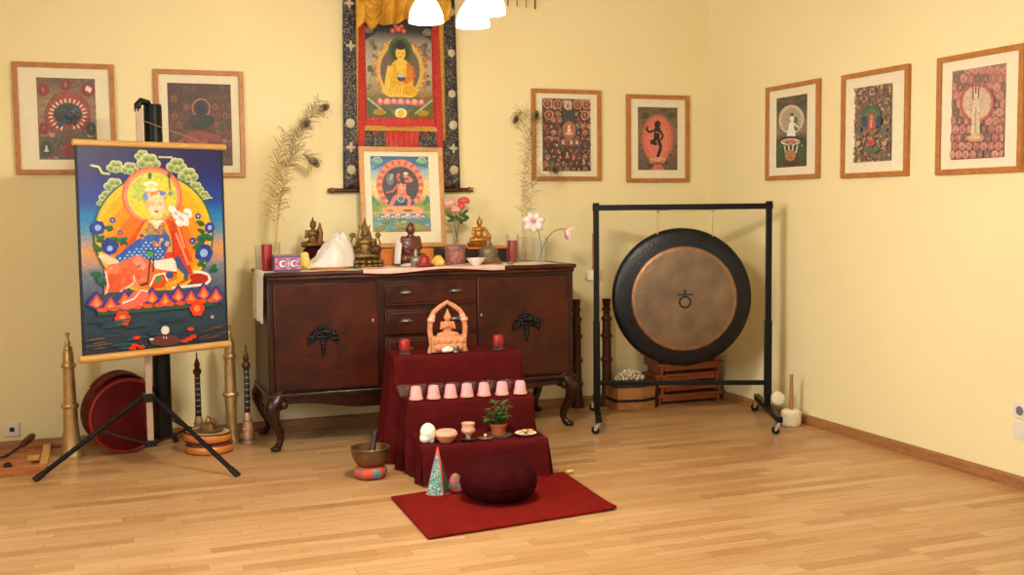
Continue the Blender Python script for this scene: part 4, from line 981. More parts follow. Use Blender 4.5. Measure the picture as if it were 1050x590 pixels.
# peacock feathers
def feather(label, group, base, pts, eye=1, barb=(.2, .93), bl=.075, seed=1, dens=64, droop=.35, ek=1.0):
    t = thing('peacock_feather', label, 'feather', base, 0, group)
    B = Vector(base); P = [p - B for p in catmull(pts, 14)]; n = len(P); rr = random.Random(seed)
    MB().tube(P, [.0026 - .0018 * i / n for i in range(n)], 6).build('quill', 'quill', t)
    b = MB()
    for k in range(dens):
        f = barb[0] + (barb[1] - barb[0]) * (k + rr.random()) / dens; i = min(n - 2, int(f * (n - 1)))
        tn = (P[i + 1] - P[i]).normalized(); sd = tn.cross(Vector((0, 1, 0))).normalized()
        for s in (-1, 1):
            if rr.random() < .42: continue
            L = bl * (.35 + .95 * rr.random()) * (1 - .45 * abs(f - .55)); d = (tn * (.45 + .8 * rr.random()) + sd * s * (.4 + .7 * rr.random()) + Vector((0, rr.uniform(-.35, .25), 0))).normalized()
            dr = Vector((sd.x * s * .1, 0, -1)) * droop * L * rr.uniform(.2, 1.5)
            b.tube([P[i], P[i] + d * L * .5, P[i] + d * L * .85 + dr * .35, P[i] + d * L + dr], [.0011, .0011, .0009, .0005], 3, cap=False)
    b.build('barbs', 'barb', t, smooth=180)['kind'] = 'stuff'
    if eye:
        c = P[-1]; tn = (P[-1] - P[-3]).normalized(); ang = atan2(tn.x, tn.z)
        mx = Matrix.Rotation(ang, 4, 'Y')
        e = MB(); e.ell(c, (.021 * ek, .004, .034 * ek), 16, 8, mx)
        for k in range(22):   # the fringe round the eye
            a = 2 * pi * k / 22; d = mx @ Vector((cos(a), 0, sin(a) * 1.2)); l = .032 * rr.uniform(.8, 1.5) * ek
            e.tube([c + d * .014, c + d * (.014 + l * .6), c + d * (.014 + l) + Vector((0, rr.uniform(-.01, .01), -.008))], [.0014, .0012, .0005], 3, cap=False)
        eo = e.build('eye', 'eyebrown', t, smooth=180)
        MB().ell(c + Vector((0, -.0035, .0)), (.013 * ek, .003, .018 * ek), 14, 8, mx).build('eye_spot', 'eyeblue', eo, smooth=180)
        MB().ell(c + Vector((0, -.006, -.004)), (.007 * ek, .002, .009 * ek), 12, 6, mx).build('eye_centre', 'eyedark', eo, smooth=180)
    return t
BL = (.972, -.268, TZ + .016)
G1, G2 = 'peacock feathers in the left glass', 'peacock feathers in the right glass'
feather('left peacock feather reaching highest right, its eye beside the hanging brocade', G1, BL, [BL, (1.03, -.25, 1.45), (1.13, -.23, 1.74), (1.22, -.22, 1.93), (1.305, -.22, 1.985)], 1, seed=1, dens=70, bl=.08)
feather('left peacock feather with dark eye below the highest feather tip', G1, BL, [BL, (1.02, -.26, 1.45), (1.10, -.25, 1.70), (1.15, -.24, 1.85), (1.188, -.24, 1.885)], 1, seed=2, dens=70, bl=.085)
feather('left peacock feather curling over with the lowest green eye', G1, BL, [BL, (1.0, -.29, 1.4), (1.06, -.29, 1.62), (1.14, -.28, 1.70), (1.19, -.28, 1.695), (1.228, -.28, 1.655)], 1, seed=3, dens=66, bl=.09, ek=1.1)
feather('left peacock feather without eye, ending in a bare brown tip', G1, BL, [BL, (1.04, -.22, 1.5), (1.14, -.2, 1.8), (1.23, -.19, 1.97), (1.30, -.19, 2.06)], 0, seed=4, dens=56, bl=.07)
feather('left peacock feather with loose fluffy barbs leaning farthest left', G1, BL, [BL, (.985, -.27, 1.4), (1.02, -.26, 1.66), (1.07, -.25, 1.84)], 0, barb=(.25, .99), seed=5, dens=80, bl=.1, droop=.5)
BR = (2.558, -.268, TZ + .016)
feather('right peacock feather drooping left with a narrow dark eye', G2, BR, [BR, (2.585, -.25, 1.45), (2.60, -.24, 1.78), (2.60, -.24, 1.96), (2.566, -.24, 1.985), (2.535, -.24, 1.935)], 1, seed=6, dens=60, bl=.07, ek=.85)
feather('right peacock feather standing tallest with a round dark eye before the print frame', G2, BR, [BR, (2.60, -.26, 1.4), (2.635, -.25, 1.7), (2.66, -.25, 1.9), (2.672, -.25, 1.965)], 1, seed=7, dens=66, bl=.08)
feather('right peacock feather bending right with a green eye before the crowded print', G2, BR, [BR, (2.60, -.28, 1.35), (2.66, -.28, 1.56), (2.735, -.28, 1.64), (2.785, -.28, 1.615)], 1, seed=8, dens=60, bl=.09)
feather('right peacock feather ending in a bare thin tip above the others', G2, BR, [BR, (2.59, -.22, 1.5), (2.65, -.21, 1.85), (2.71, -.21, 2.08)], 0, barb=(.2, .8), seed=9, dens=56, bl=.075)
# ------------------------------------------------------------------ the stepped altar under maroon cloth
AR = radians(-5.5); AO = Vector((1.755, -1.735, 0))
def aw(x, y, z=0):
    return (AO.x + x * cos(AR) - y * sin(AR), AO.y + x * sin(AR) + y * cos(AR), z)
STEPS = [(0, .20), (.255, .385), (.505, .585)]; AB = .80; HW = .352
def LEFT(y): return .05 if y < .25 else (.03 if y < .5 else 0)   # the lower steps start a little further in on the left
def altar_cloth():
    b = MB()
    prof = []   # (y, z) from the floor up over the three steps and down a little behind
    y0 = 0; zl = .012
    for k, (y, z) in enumerate(STEPS):
        n = 7
        for i in range(n): prof.append((y + (-.010 if i == 0 and k == 0 else 0) , zl + (z - zl) * i / n))
        prof += [(y + .002, z - .005), (y + .010, z)]
        yn = STEPS[k + 1][0] if k < 2 else AB
        for i in range(1, 5): prof.append((y + .010 + (yn - .006 - y - .010) * i / 4, z))
        zl = z
    for i in range(1, 8): prof.append((AB, .585 - i * .08))
    nx = 90
    rows = []
    for y, z in prof:
        row = []
        for i in range(nx + 1):
            x = -HW + 2 * HW * i / nx; x += (HW - x) / (2 * HW) * LEFT(y)
            dy = 0
            riser = any(abs(y - s[0]) < .003 and z < s[1] - .003 for s in STEPS) or y < 0
            if riser:
                zz = [s for s in STEPS if abs(y - s[0]) < .02 or (y < 0 and s[0] == 0)][0]
                dep = (zz[1] - z)
                if zz[0] == 0: dy = -.05 * dep * (1 + .9 * sin(x * 17 + .6) + .5 * sin(x * 41)) - .07 * dep * (abs(x) / HW) ** 4
                else: dy = -.018 * dep * (1 + sin(x * 13 + zz[1] * 9))
            dz = .0025 * sin(x * 21 + y * 13) if not riser else 0
            row.append(b.bm.verts.new((x, y + dy, max(.006, z + dz))))
        rows.append(row)
    for A, B2 in zip(rows, rows[1:]):
        for i in range(nx): b.bm.faces.new((A[i], A[i + 1], B2[i + 1], B2[i]))
    # the sides hang from the step ends to the floor in loose folds
    cols = []
    for k, (y, z) in enumerate(STEPS):
        yn = STEPS[k + 1][0] if k < 2 else AB
        m = 14
        for i in range(m + 1): cols.append((y + (yn - y) * i / m, z))
    for s in (-1, 1):
        G = []
        for (y, z) in cols:
            c = []
            for j in range(19):
                v = j / 18; dep = z * v
                o = dep * (.05 + .03 * (y / AB)) + .030 * dep / .5 * sin(y * 38 + s * 1.5 + v) + .014 * dep / .5 * sin(y * 83 + 2 * v)
                yy = y - (.05 * dep if y < .02 else 0) + .05 * dep * (y / AB - .4)
                c.append(b.bm.verts.new((s * (HW + .001 + o) + (LEFT(y - .001) if s < 0 else 0), yy, max(.006, z * (1 - v)))))
            G.append(c)
        for A, B2 in zip(G, G[1:]):
            for j in range(18): b.bm.faces.new((A[j], A[j + 1], B2[j + 1], B2[j]))
    bmesh.ops.remove_doubles(b.bm, verts=b.bm.verts, dist=.004)
    return b
o = altar_cloth().build('draped_altar', 'maroon', loc=tuple(AO), rz=AR, smooth=70)
tag(o, 'three stepped low altar draped in dark maroon cloth in front of the sideboard', 'altar')

# terracotta figure in its arch
t = thing('terracotta_shrine', 'terracotta seated figure inside a pointed arch on the top altar step', 'statue', aw(-.036, .60, .588), AR); t.scale = (.95, .95, .95)
b = MB(); b.box((0, 0, .045), (.205, .085, .09))
for i in range(5): b.ell((-.075 + i * .037, -.04, .065), (.022, .016, .02), 10, 7)
for i in range(4): b.ell((-.06 + i * .04, -.043, .028), (.026, .016, .022), 10, 7)
b.limb([(-.085, 0, .05), (-.102, 0, .0)], [.02, .02]); b.limb([(.085, 0, .05), (.1, 0, .0)], [.02, .02])
b.build('shrine_base', 'terra', t, remesh=.004, smooth=180)
arch = [(-.094, .05), (-.104, .12), (-.1, .19), (-.075, .235), (-.04, .262), (0, .286), (.04, .262), (.075, .235), (.1, .19), (.104, .12), (.094, .05)]
b = MB(); b.limb([(x, 0, z) for x, z in arch], [.017, .016, .017, .015, .015, .013, .015, .015, .017, .016, .017], 10)
b.build('arch', 'terra', t, remesh=.004, smooth=180)
for s in (-1, 1):
    b = MB(); b.ell((s * .097, -.008, .185), (.024, .022, .018), 12, 8); b.ell((s * .088, -.008, .205), (.018, .02, .016), 12, 8)
    b.build('arch_capital', 'terrap', t, remesh=.004, smooth=180)
b = seated(MB(), headk=1.35, arms='chest', us=0); b.ell((0, .03, .44), (.23, .12, .2))
b.limb([(0, 0, .86), (0, 0, .95), (0, 0, 1.07)], [.085, .06, .012])
for s in (-1, 1): b.ell((s * .045, -.125, .765), (.022, .012, .010), 8, 6)
b.ell((0, -.13, .69), (.03, .012, .012), 8, 6)
f = b.build('figure', 'terra', t, loc=(0, -.004, .078), remesh=.015, smooth=180); f.scale = (.148, .12, .16)
# the little white and silver pieces at its foot
b = MB(); b.limb([(-.02, 0, .014), (.02, 0, .016)], [.014, .013]); b.ell((0, -.006, .026), (.012, .01, .012))
tag(b.build('white_ornament', 'white', loc=aw(-.048, .545, .588), rz=AR, remesh=.003, smooth=180), 'tiny white ornament at the foot of the terracotta shrine', 'ornament')
tag(MB().lathe([(0, 0), (.014, 0), (.016, .004), (.01, .01), (.012, .018), (.021, .034), (.019, .035), (.008, .016), (0, .014)], seg=24).build('silver_cup', 'silver', loc=aw(-.006, .535, .588), smooth=180), 'tiny silver cup beside the white ornament on the top altar step', 'cup')
for x, y, lb in ((-.285, .545, 'red votive candle on clear glass foot, left on the top altar step'), (.240, .56, 'red votive candle on clear glass foot, right on the top altar step')):
    t = thing('votive_candle', lb, 'candle', aw(x, y, .588), AR, 'votive candles on the top altar step')
    MB().lathe([(0, 0), (.034, 0), (.035, .006), (.028, .014), (.03, .03), (.036, .034), (.033, .035), (.026, .03), (0, .026)], seg=30, wob=lambda a, z: 1 + .03 * cos(8 * a)).build('glass_foot', 'glass', t)
    MB().lathe([(0, .028), (.029, .028), (.031, .034), (.031, .078), (.029, .082), (.02, .079), (0, .078)], seg=28).build('wax', 'redwax', t)
# seven pink candles and the glass bowls between them
orders = ['leftmost', 'second from left', 'third from left', 'middle', 'third from right', 'second from right', 'rightmost']
xs = [-.274, -.182, -.092, -.004, .088, .186, .286]
cup = None; bw = None
for i, x in enumerate(xs):
    lb = '%s pink cup candle of the seven on the middle altar step' % orders[i]
    loc = aw(x, .282, .388)
    if cup is None:
        cup = thing('cup_candle', lb, 'candle', loc, AR, 'pink candles on the middle altar step')
        MB().lathe([(0, 0), (.034, 0), (.0345, .004), (.0255, .062), (.022, .068), (.014, .067), (0, .065)], seg=28).build('wax_cup', 'pink', cup)
        MB().lathe([(.0338, .0), (.0362, .0), (.0365, .009), (.0338, .010)], seg=28).build('base_rim', 'terrap', cup)
    else: dup(cup, loc, lb)
    lb = '%s glass offering bowl of the row behind the pink candles' % orders[i]
    loc = aw(x - .052 if i else x - .045, .372, .388)
    if bw is None:
        bw = thing('offering_bowl', lb, 'bowl', loc, AR, 'glass offering bowls on the middle altar step')
        MB().lathe([(0, 0), (.022, 0), (.025, .004), (.04, .05), (.044, .058), (.041, .058), (.036, .048), (.02, .008), (0, .007)], seg=40, wob=lambda a, z: 1 + .02 * cos(10 * a)).build('bowl_glass', 'glass', bw)
        MB().lathe([(0, .009), (.021, .010), (.034, .042), (0, .042)], seg=28).build('water', 'glass', bw)
    else: dup(bw, loc, lb)
# lowest step
b = MB()
b.ell((0, 0, .056), (.043, .037, .05), 28, 18); b.ell((-.014, -.002, .024), (.034, .032, .028), 20, 12); b.limb([(.012, -.006, .034), (.018, -.008, .010)], [.026, .015], 16)
o = b.build('conch_shell', 'shell', loc=aw(-.255, .07, .206), rz=AR, remesh=.004, smooth=180); tag(o, 'white conch shell at the left end of the lowest altar step', 'shell'); o.scale = (.92, .9, .92)
t = thing('lidded_dish', 'low round terracotta dish with lid beside the white conch shell', 'dish', aw(-.163, .07, .203), AR)
MB().lathe([(0, 0), (.034, 0), (.036, .005), (.05, .022), (.056, .036), (.052, .04), (0, .04)], seg=36).build('dish_body', 'terra', t)
MB().lathe([(.058, .036), (.058, .044), (.05, .056), (.046, .058), (.044, .054), (0, .052)], seg=36).build('dish_lid', 'terrap', t)
t = thing('goblet', 'pink and terracotta goblet on a brass saucer, middle of the lowest altar step', 'cup', aw(-.048, .07, .203), AR)
MB().lathe([(0, .002), (.02, 0), (.038, .006), (.04, .009), (.02, .010), (0, .012)], seg=32).build('saucer', 'pewter', t)
MB().lathe([(0, .01), (.012, .01), (.011, .022), (.018, .032), (.034, .044), (.036, .054), (.03, .066), (.031, .074), (.035, .088), (.032, .088), (.026, .07), (0, .06)], seg=32).build('cup_body', 'terrap', t)
t = thing('brass_saucer', 'small empty brass saucer with a knob between goblet and potted plant', 'saucer', aw(.036, .055, .203), AR)
MB().lathe([(0, .002), (.02, 0), (.036, .006), (.038, .009), (.018, .010), (.008, .014), (.011, .022), (.006, .03), (0, .031)], seg=32).build('saucer_body', 'brass', t)
# potted plant
t = thing('potted_plant', 'small bushy green plant in a clay pot on the lowest altar step', 'plant', aw(.118, .105, .203), AR)
MB().lathe([(0, 0), (.05, 0), (.06, .006), (.068, .014), (.064, .015), (.05, .009), (0, .008)], seg=36).build('saucer', 'glass2', t)
MB().lathe([(0, .01), (.03, .01), (.04, .055), (.044, .056), (.045, .07), (.041, .07), (.039, .06), (0, .058)], seg=32).build('pot', 'pot', t)
MB().lathe([(0, .062), (.039, .06)], seg=24).build('soil', 'soil', t)
b = MB(); L = MB(); r = random.Random(11)
for k in range(9):
    a = 2 * pi * k / 9 + r.random(); sp = r.uniform(.015, .072); hh = r.uniform(.12, .20) - sp * .4
    tip = Vector((sp * cos(a), sp * sin(a), hh)); P = catmull([(0, 0, .06), tip * .5 + Vector((0, 0, .03)), tip], 5); b.tube(P, .0018, 5)
    for q in range(20):
        c = P[min(len(P) - 1, 2 + int(q * .5))]; aa = r.uniform(0, 2 * pi); ln = r.uniform(.028, .044)
        d = Vector((cos(aa), sin(aa), r.uniform(-.1, .6))).normalized(); sd = d.cross(Vector((0, 0, 1))).normalized()
        v = [L.bm.verts.new(c + d * ln * u + sd * w * ln + Vector((0, 0, -.25 * ln * u * u))) for u, w in ((0, 0), (.3, .26), (.65, .27), (1, 0), (.65, -.27), (.3, -.26))]
        L.bm.faces.new(v)
b.build('stems', 'stem', t, smooth=180); o = L.build('foliage', 'leaf', t, smooth=0); o['kind'] = 'stuff'
# plate of biscuits
t = thing('plate', 'small white plate of biscuits at the right end of the lowest altar step', 'plate', aw(.262, .10, .203), AR)
MB().lathe([(0, .003), (.03, 0), (.034, .002), (.056, .012), (.055, .014), (.032, .006), (0, .006)], seg=36).build('plate_dish', 'white', t)
r = random.Random(4); k = 0
for x, y, z in ((-.022, -.012, .010), (.02, -.016, .010), (.0, .018, .010), (.028, .014, .0155), (-.006, -.004, .0205)):
    o = MB().lathe([(0, 0), (.014, 0), (.0165, .003), (.015, .008), (0, .0095)], seg=20).build('biscuit', 'biscuit', loc=aw(.262 + x, .10 + y, .203 + z), smooth=60)
    tag(o, 'round pale biscuit lying on the small white plate of the altar', 'biscuit', 'biscuits on the altar plate')

# ------------------------------------------------------------------ mat, cushion and things on the floor before the altar
def rug(u, v):
    TL, TR, BR_, BL_ = Vector((1.255, -1.865)), Vector((2.20, -1.745)), Vector((2.155, -2.455)), Vector((1.235, -2.555))
    p = TL * (1 - u) * v + TR * u * v + BR_ * u * (1 - v) + BL_ * (1 - u) * (1 - v)
    return (p.x - 1.71, p.y + 2.15, .008 + .001 * sin(u * 9 + v * 5) + (.008 * max(0, u - .9) * 10 * max(0, .15 - v) / .15))
o = MB().grid(rug, 60, 44).build('floor_mat', 'rug', loc=(1.71, -2.15, 0), solid=.012, smooth=60, bevel=.003)
tag(o, 'red felt mat on the parquet in front of the maroon altar', 'mat')
t = thing('meditation_cushion', 'round dark maroon cushion on the red mat', 'cushion', (1.715, -2.105, .015), .3)
def cush(a, z): return 1 + .013 * sin(a * 16) * (1 if .02 < z < .17 else .4) + .012 * sin(a * 5 + 1) + .010 * sin(a * 3)
b = MB(); pr = []
for i in range(25):
    a = -pi / 2 + pi * i / 24; pr.append((.178 * abs(cos(a)) ** (.55 if a < 0 else .78) if i not in (0, 24) else 0, .085 + (.118 * abs(sin(a)) if a > 0 else -.085 * abs(sin(a)) ** .8)))
pr = [(r, z - (.012 * (1 - r / .178) ** 3 if z > .1 else 0) + .001) for r, z in pr]
b.lathe(pr, seg=84, wob=cush); b.build('cushion_cover', 'maroond', t, smooth=180)
b = MB(); b.lathe([(.175, .08), (.181, .086), (.175, .092)], seg=84, wob=cush); b.build('seam', 'maroond', t, smooth=180)
MB().grid(lambda u, v: (-.07 + .14 * u, -.05 + .1 * v + .0, .176 + .006 * sin(u * pi) - .004 * (2 * v - 1) ** 2), 8, 8).build('handle_tab', 'maroond', t, solid=.003, smooth=180) if False else None
# patterned cone pouch
t = thing('brocade_cone', 'pointed green and turquoise brocade cone with red edging on mat left', 'ornament', (1.472, -1.925, .015), -.12)
def cone(b, r, h, a0, a1, n=14):
    V = [b.bm.verts.new((r * cos(a0 + (a1 - a0) * i / n), r * .7 * sin(a0 + (a1 - a0) * i / n), 0)) for i in range(n + 1)]
    W = [b.bm.verts.new((r * .5 * cos(a0 + (a1 - a0) * i / n), r * .35 * sin(a0 + (a1 - a0) * i / n), h * .55)) for i in range(n + 1)]
    T = b.bm.verts.new((0, 0, h))
    for i in range(n): b.bm.faces.new((V[i], V[i + 1], W[i + 1], W[i])); b.bm.faces.new((W[i], W[i + 1], T))
    return b
H = .222
cone(MB(), .058, H, pi * .75, pi * 1.62).build('brocade_side', 'brocteal' if False else brocade('turquoise_brocade', (62, 134, 130), (196, 206, 186), 60, .54), t, smooth=180)
cone(MB(), .058, H, pi * 1.62, pi * 2.75).build('brocade_side', mat('deep_green_brocade', (40, 84, 50), .6, 0, .35, 60), t, smooth=180)
e = MB()
for a in (pi * 1.62, pi * 2.75):
    c, s = cos(a), .7 * sin(a); e.tube([(.06 * c, .06 * s, .002), (.031 * c, .031 * s, H * .55), (0, 0, H + .006)], [.005, .0045, .004], 8)
e.tube([(.059 * cos(q), .059 * .7 * sin(q), .004) for q in [2 * pi * i / 24 for i in range(25)]], .003, 6)
e.build('red_edging', mat('coral_edging', (206, 64, 48), .6, 0, .1), t, smooth=180)
b = MB(); b.ell((.082, -.005, .05), (.032, .028, .048)); b.ell((.1, -.01, .03), (.026, .024, .03))
b.build('folded_tail', 'brocteal', t, remesh=.005, smooth=180)
# singing bowl on its ring cushion, with the striker
t = thing('ring_cushion', 'orange and turquoise brocade ring cushion under the singing bowl', 'cushion', (1.262, -1.425, 0))
b = MB()
R = [(.05 + .034 * cos(a), .034 + .032 * sin(a)) for a in [2 * pi * i / 18 for i in range(19)]]
b.lathe(R, seg=48, wob=lambda a, z: 1 + .05 * cos(6 * a)); b.build('cushion_cover', 'brocorange', t, smooth=180)
tag(MB().lathe([(0, 0), (.035, .001), (.062, .014), (.086, .045), (.096, .08), (.098, .102), (.103, .106), (.1, .110), (.094, .108), (.091, .08), (.082, .048), (.058, .02), (.03, .008), (0, .007)], seg=56).build('singing_bowl', mat('bowl_bronze', (112, 82, 52), .45, .5, .3, 16), loc=(1.262, -1.425, .052), smooth=50), 'bronze singing bowl on a brocade ring left of the altar', 'bowl')
t = thing('bowl_striker', 'dark wooden striker leaning inside the singing bowl', 'striker', (1.262, -1.425, .062))
MB().tube([(-.008, -.03, .012), (.012, -.008, .09), (.032, .016, .172)], [.018, .017, .014], 14).build('striker_stick', 'darkwood', t, bevel=.003)
MB().tube([(-.010, -.032, .008), (.002, -.02, .05)], [.0195, .019], 14).build('leather_wrap', 'oak', t) 
# small cream cloth bit at the mat's far corner
b = MB()
for i in range(5): b.ell((.012 * cos(i * 1.3), .008 * sin(i * 1.3), .006), (.011, .008, .006), 10, 6)
tag(b.build('cream_blossom', 'yellow', loc=(2.225, -1.765, .012), remesh=.003, smooth=180), 'tiny cream fallen blossom beside the red mat far right corner', 'blossom')

# ------------------------------------------------------------------ gong and stand
GA = radians(-23.8)
t = thing('gong_stand', 'tall black steel gong frame on casters in the room corner', 'stand', (3.430, -.805, 0), GA)
HWG = .5385
b = MB(); b.box((0, 0, 1.365), (2 * HWG + .045, .04, .036)); b.build('top_bar', 'black', t, bevel=.004)
b = MB(); b.box((0, 0, .252), (2 * HWG - .03, .03, .028)); b.build('lower_bar', 'black', t, bevel=.004)
for s in (-1, 1):
    b = MB(); b.box((s * HWG, 0, .735), (.036, .036, 1.29)); p = b.build('post', 'black', t, bevel=.004)
    b = MB(); b.box((s * HWG, 0, .40), (.044, .044, .5)); b.build('sleeve', 'black', p, bevel=.004)
    MB().box((s * HWG, 0, 1.389), (.04, .044, .014)).build('end_cap', 'blackplast', p, bevel=.003)
    b = MB(); b.box((s * HWG, 0, .092), (.036, .81, .036)); l = b.build('foot_bar', 'black', t, bevel=.004)
    for f in (-1, 1):
        c = MB()
        yy = f * .375
        c.lathe([(0, 0), (.012, 0), (.012, .02), (0, .02)], (s * HWG, yy, .058), 14)
        for q in (-1, 1): c.prism([(.006, .062), (-.022, .062), (-.03, .03), (-.022, .02), (-.008, .03)], q * .014 - .0015, q * .014 + .0015, Matrix.Translation((s * HWG, yy, 0)))
        cs = c.build('caster', 'chrome', t, smooth=30)
        MB().lathe([(0, -.010), (.022, -.010), (.0245, -.006), (.0245, .006), (.022, .010), (0, .010)], (s * HWG - .019, yy, .0245), 24, Matrix.Rotation(pi / 2, 4, 'X')).build('wheel', 'blackplast', cs)
cg, sg = cos(GA), sin(GA)
gx, gy = 3.430, -.805
t = thing('gong', 'large bronze gong with dark rim hanging in the black stand', 'gong', (gx, gy, .793), GA)
RX = Matrix.Rotation(pi / 2, 4, 'X')   # lathe axis towards -Y
MB().lathe([(0, .018), (.1, .018), (.2, .014), (.29, .008), (.312, .005)], seg=96, mx=RX).build('gong_face', 'gongface', t, loc=(.012, -.004, -.006), smooth=180)
MB().lathe([(.308, .006), (.320, .0045), (.331, .001), (.334, -.008)], seg=96, mx=RX).build('copper_ring', 'gongedge', t, loc=(.012, -.004, -.006), smooth=180)
MB().lathe([(.324, .0025), (.36, -.002), (.405, -.008), (.425, -.014), (.437, -.026), (.44, -.045), (.437, -.062), (.425, -.066), (.425, -.06), (.432, -.045), (.42, -.022), (.32, -.006), (0, .004)], seg=96, mx=RX).build('gong_rim', 'gongrim', t, smooth=180)
b = MB()
def flat(pts): b.prism(pts, -.0215, -.0185)
n = 28
V = [[b.bm.verts.new((r * cos(2 * pi * i / n) + .002, y, r * sin(2 * pi * i / n) - .024)) for i in range(n)] for r, y in ((.041, -.0185), (.041, -.0205), (.028, -.0205), (.028, -.0185))]
for A1, B1 in zip(V, V[1:]):
    for i in range(n): b.bm.faces.new((A1[i], A1[(i + 1) % n], B1[(i + 1) % n], B1[i]))
b.box((.002, -.0195, .023), (.097, .002, .0105)); b.box((.002, -.0195, .034), (.014, .0018, .04))
b.build('emblem', 'ink', t, loc=(.015, -.004, -.001), smooth=0)
b = MB()
for s, xb in ((-1, -.150), (1, .190)):
    b.tube([(xb, 0, .557), (s * .172 + .02, .022, .375), (s * .172 + .02, .04, .36)], .0032, 8)
b.tube(catmull([(-.15, -.002, .555), (.02, -.004, .545), (.19, -.002, .555)], 6), .0022, 6)
b.build('hanging_cord', 'cord', t, smooth=180)
b = MB()
for xb in (-.150, .190):
    b.tube([(xb + .014 * cos(a), 0, .555 + .014 * sin(a)) for a in [2 * pi * i / 16 for i in range(17)]], .0028, 6)
b.build('hook', 'chrome', t, smooth=180)
# mallets
def mallet(label, loc, head, hl, hr, rot, wrap=True):
    t = thing('gong_mallet', label, 'mallet', loc); t.rotation_euler = rot
    r, h = head
    MB().lathe([(0, -h / 2), (r * .8, -h / 2), (r * .97, -h * .4), (r, -h * .2), (r, h * .25), (r * .94, h * .42), (r * .7, h / 2), (0, h / 2)], seg=32, wob=lambda a, z: 1 + .015 * sin(a * 9)).build('mallet_head', 'wool', t, smooth=60)
    MB().tube([(0, 0, h / 2 - .01), (0, 0, hl * .5), (0, 0, hl)], [hr, hr, hr * .85], 14).build('handle', 'oak', t)
    return t
t = mallet('cream mallet hanging by a cord behind the left post of the gong stand', (2.972, -.475, .932), (.056, .074), .27, .011, (0, 0, 0))
MB().tube([(0, 0, .26), (-.03, -.06, .40), (-.036, -.10, .455)], .004, 8).build('wrist_cord', 'cord', t)
t = mallet('small cream mallet lying on the right foot bar of the gong stand', (3.950, -1.095, .162), (.042, .066), .2, .009, (-pi / 2, 0, GA))
t = mallet('big cream mallet standing on the floor by the right wall, handle upward', (3.985, -1.185, .0525), (.062, .104), .27, .012, (0, 0, 0))

# ------------------------------------------------------------------ wooden stools and box behind the gong
t0 = None
def stool(label, loc, rz, m):
    t = thing('folded_bench', label, 'bench', loc, rz, 'stacked low benches')
    b = MB(); b.box((0, 0, .062), (.53, .2, .018)); b.build('bench_top', 'redwood', t, bevel=.003)
    for s in (-1, 1): MB().box((s * .23, 0, .0265), (.022, .18, .053)).build('bench_leg', 'redwood', t, bevel=.002)
    b = MB(); b.box((0, -.085, .038), (.42, .014, .028)); b.build('front_rail', 'redwood', t, bevel=.002)
    return t
for i, (lb, dx, rz) in enumerate((('reddish low wooden bench at the bottom of the stack behind the gong', 0, -.02), ('reddish low wooden bench, second from the bottom of the stack behind gong', .012, .02), ('reddish low wooden bench, third from the bottom of the stack behind gong', -.01, -.03), ('reddish low wooden bench, second from the top of the stack behind gong', .006, .03), ('reddish low wooden bench on top of the stack behind the gong', -.02, -.01))):
    loc = (3.808 + dx, -.16, .071 * i)
    if t0 is None: t0 = stool(lb, loc, rz, 'redwood')
    else: dup(t0, loc, lb, rz)
t = thing('wooden_chest', 'six sided wooden box with a dark strap behind the gong stand lower bar', 'box', (3.37, -.215, 0), 0)
hexa = [(-.15, -.10), (.02, -.13), (.15, -.08), (.16, .08), (0, .13), (-.15, .09)]
def hexp(b, k, z0, z1):
    A1 = [b.bm.verts.new((x * k, y * k, z0)) for x, y in hexa]; B1 = [b.bm.verts.new((x * k, y * k, z1)) for x, y in hexa]
    for i in range(6): b.bm.faces.new((A1[i], A1[(i + 1) % 6], B1[(i + 1) % 6], B1[i]))
    b.bm.faces.new(A1[::-1]); b.bm.faces.new(B1); return b
hexp(MB(), 1, 0, .155).build('box_body', 'oak', t, smooth=0, bevel=.003)
hexp(MB(), 1.04, .155, .175).build('box_lid', 'darkwood', t, smooth=0, bevel=.003)
b = MB(); hexp(b, 1.012, .055, .075); b.build('strap', 'blackplast', t, smooth=0)
b = MB(); b.box((.15, -.08, .06), (.02, .02, .12)); b.build('clasp', 'iron', t, bevel=.003)
b = MB(); r = random.Random(8)
for i in range(60):
    a = i * 2.4; q = .105 * sqrt(i / 60); b.ell((q * cos(a) * 1.05, q * sin(a) * .8, .014 + .06 * (1 - i / 60) + r.uniform(0, .012)), r.uniform(.010, .014), 9, 6)
tag(b.build('shell_rattle', mat('cream_shells', (222, 206, 178), .6, 0, .25, 24), loc=(3.36, -.21, .172), smooth=180), 'heap of cream shell beads on the wooden box behind the gong', 'beads', None)

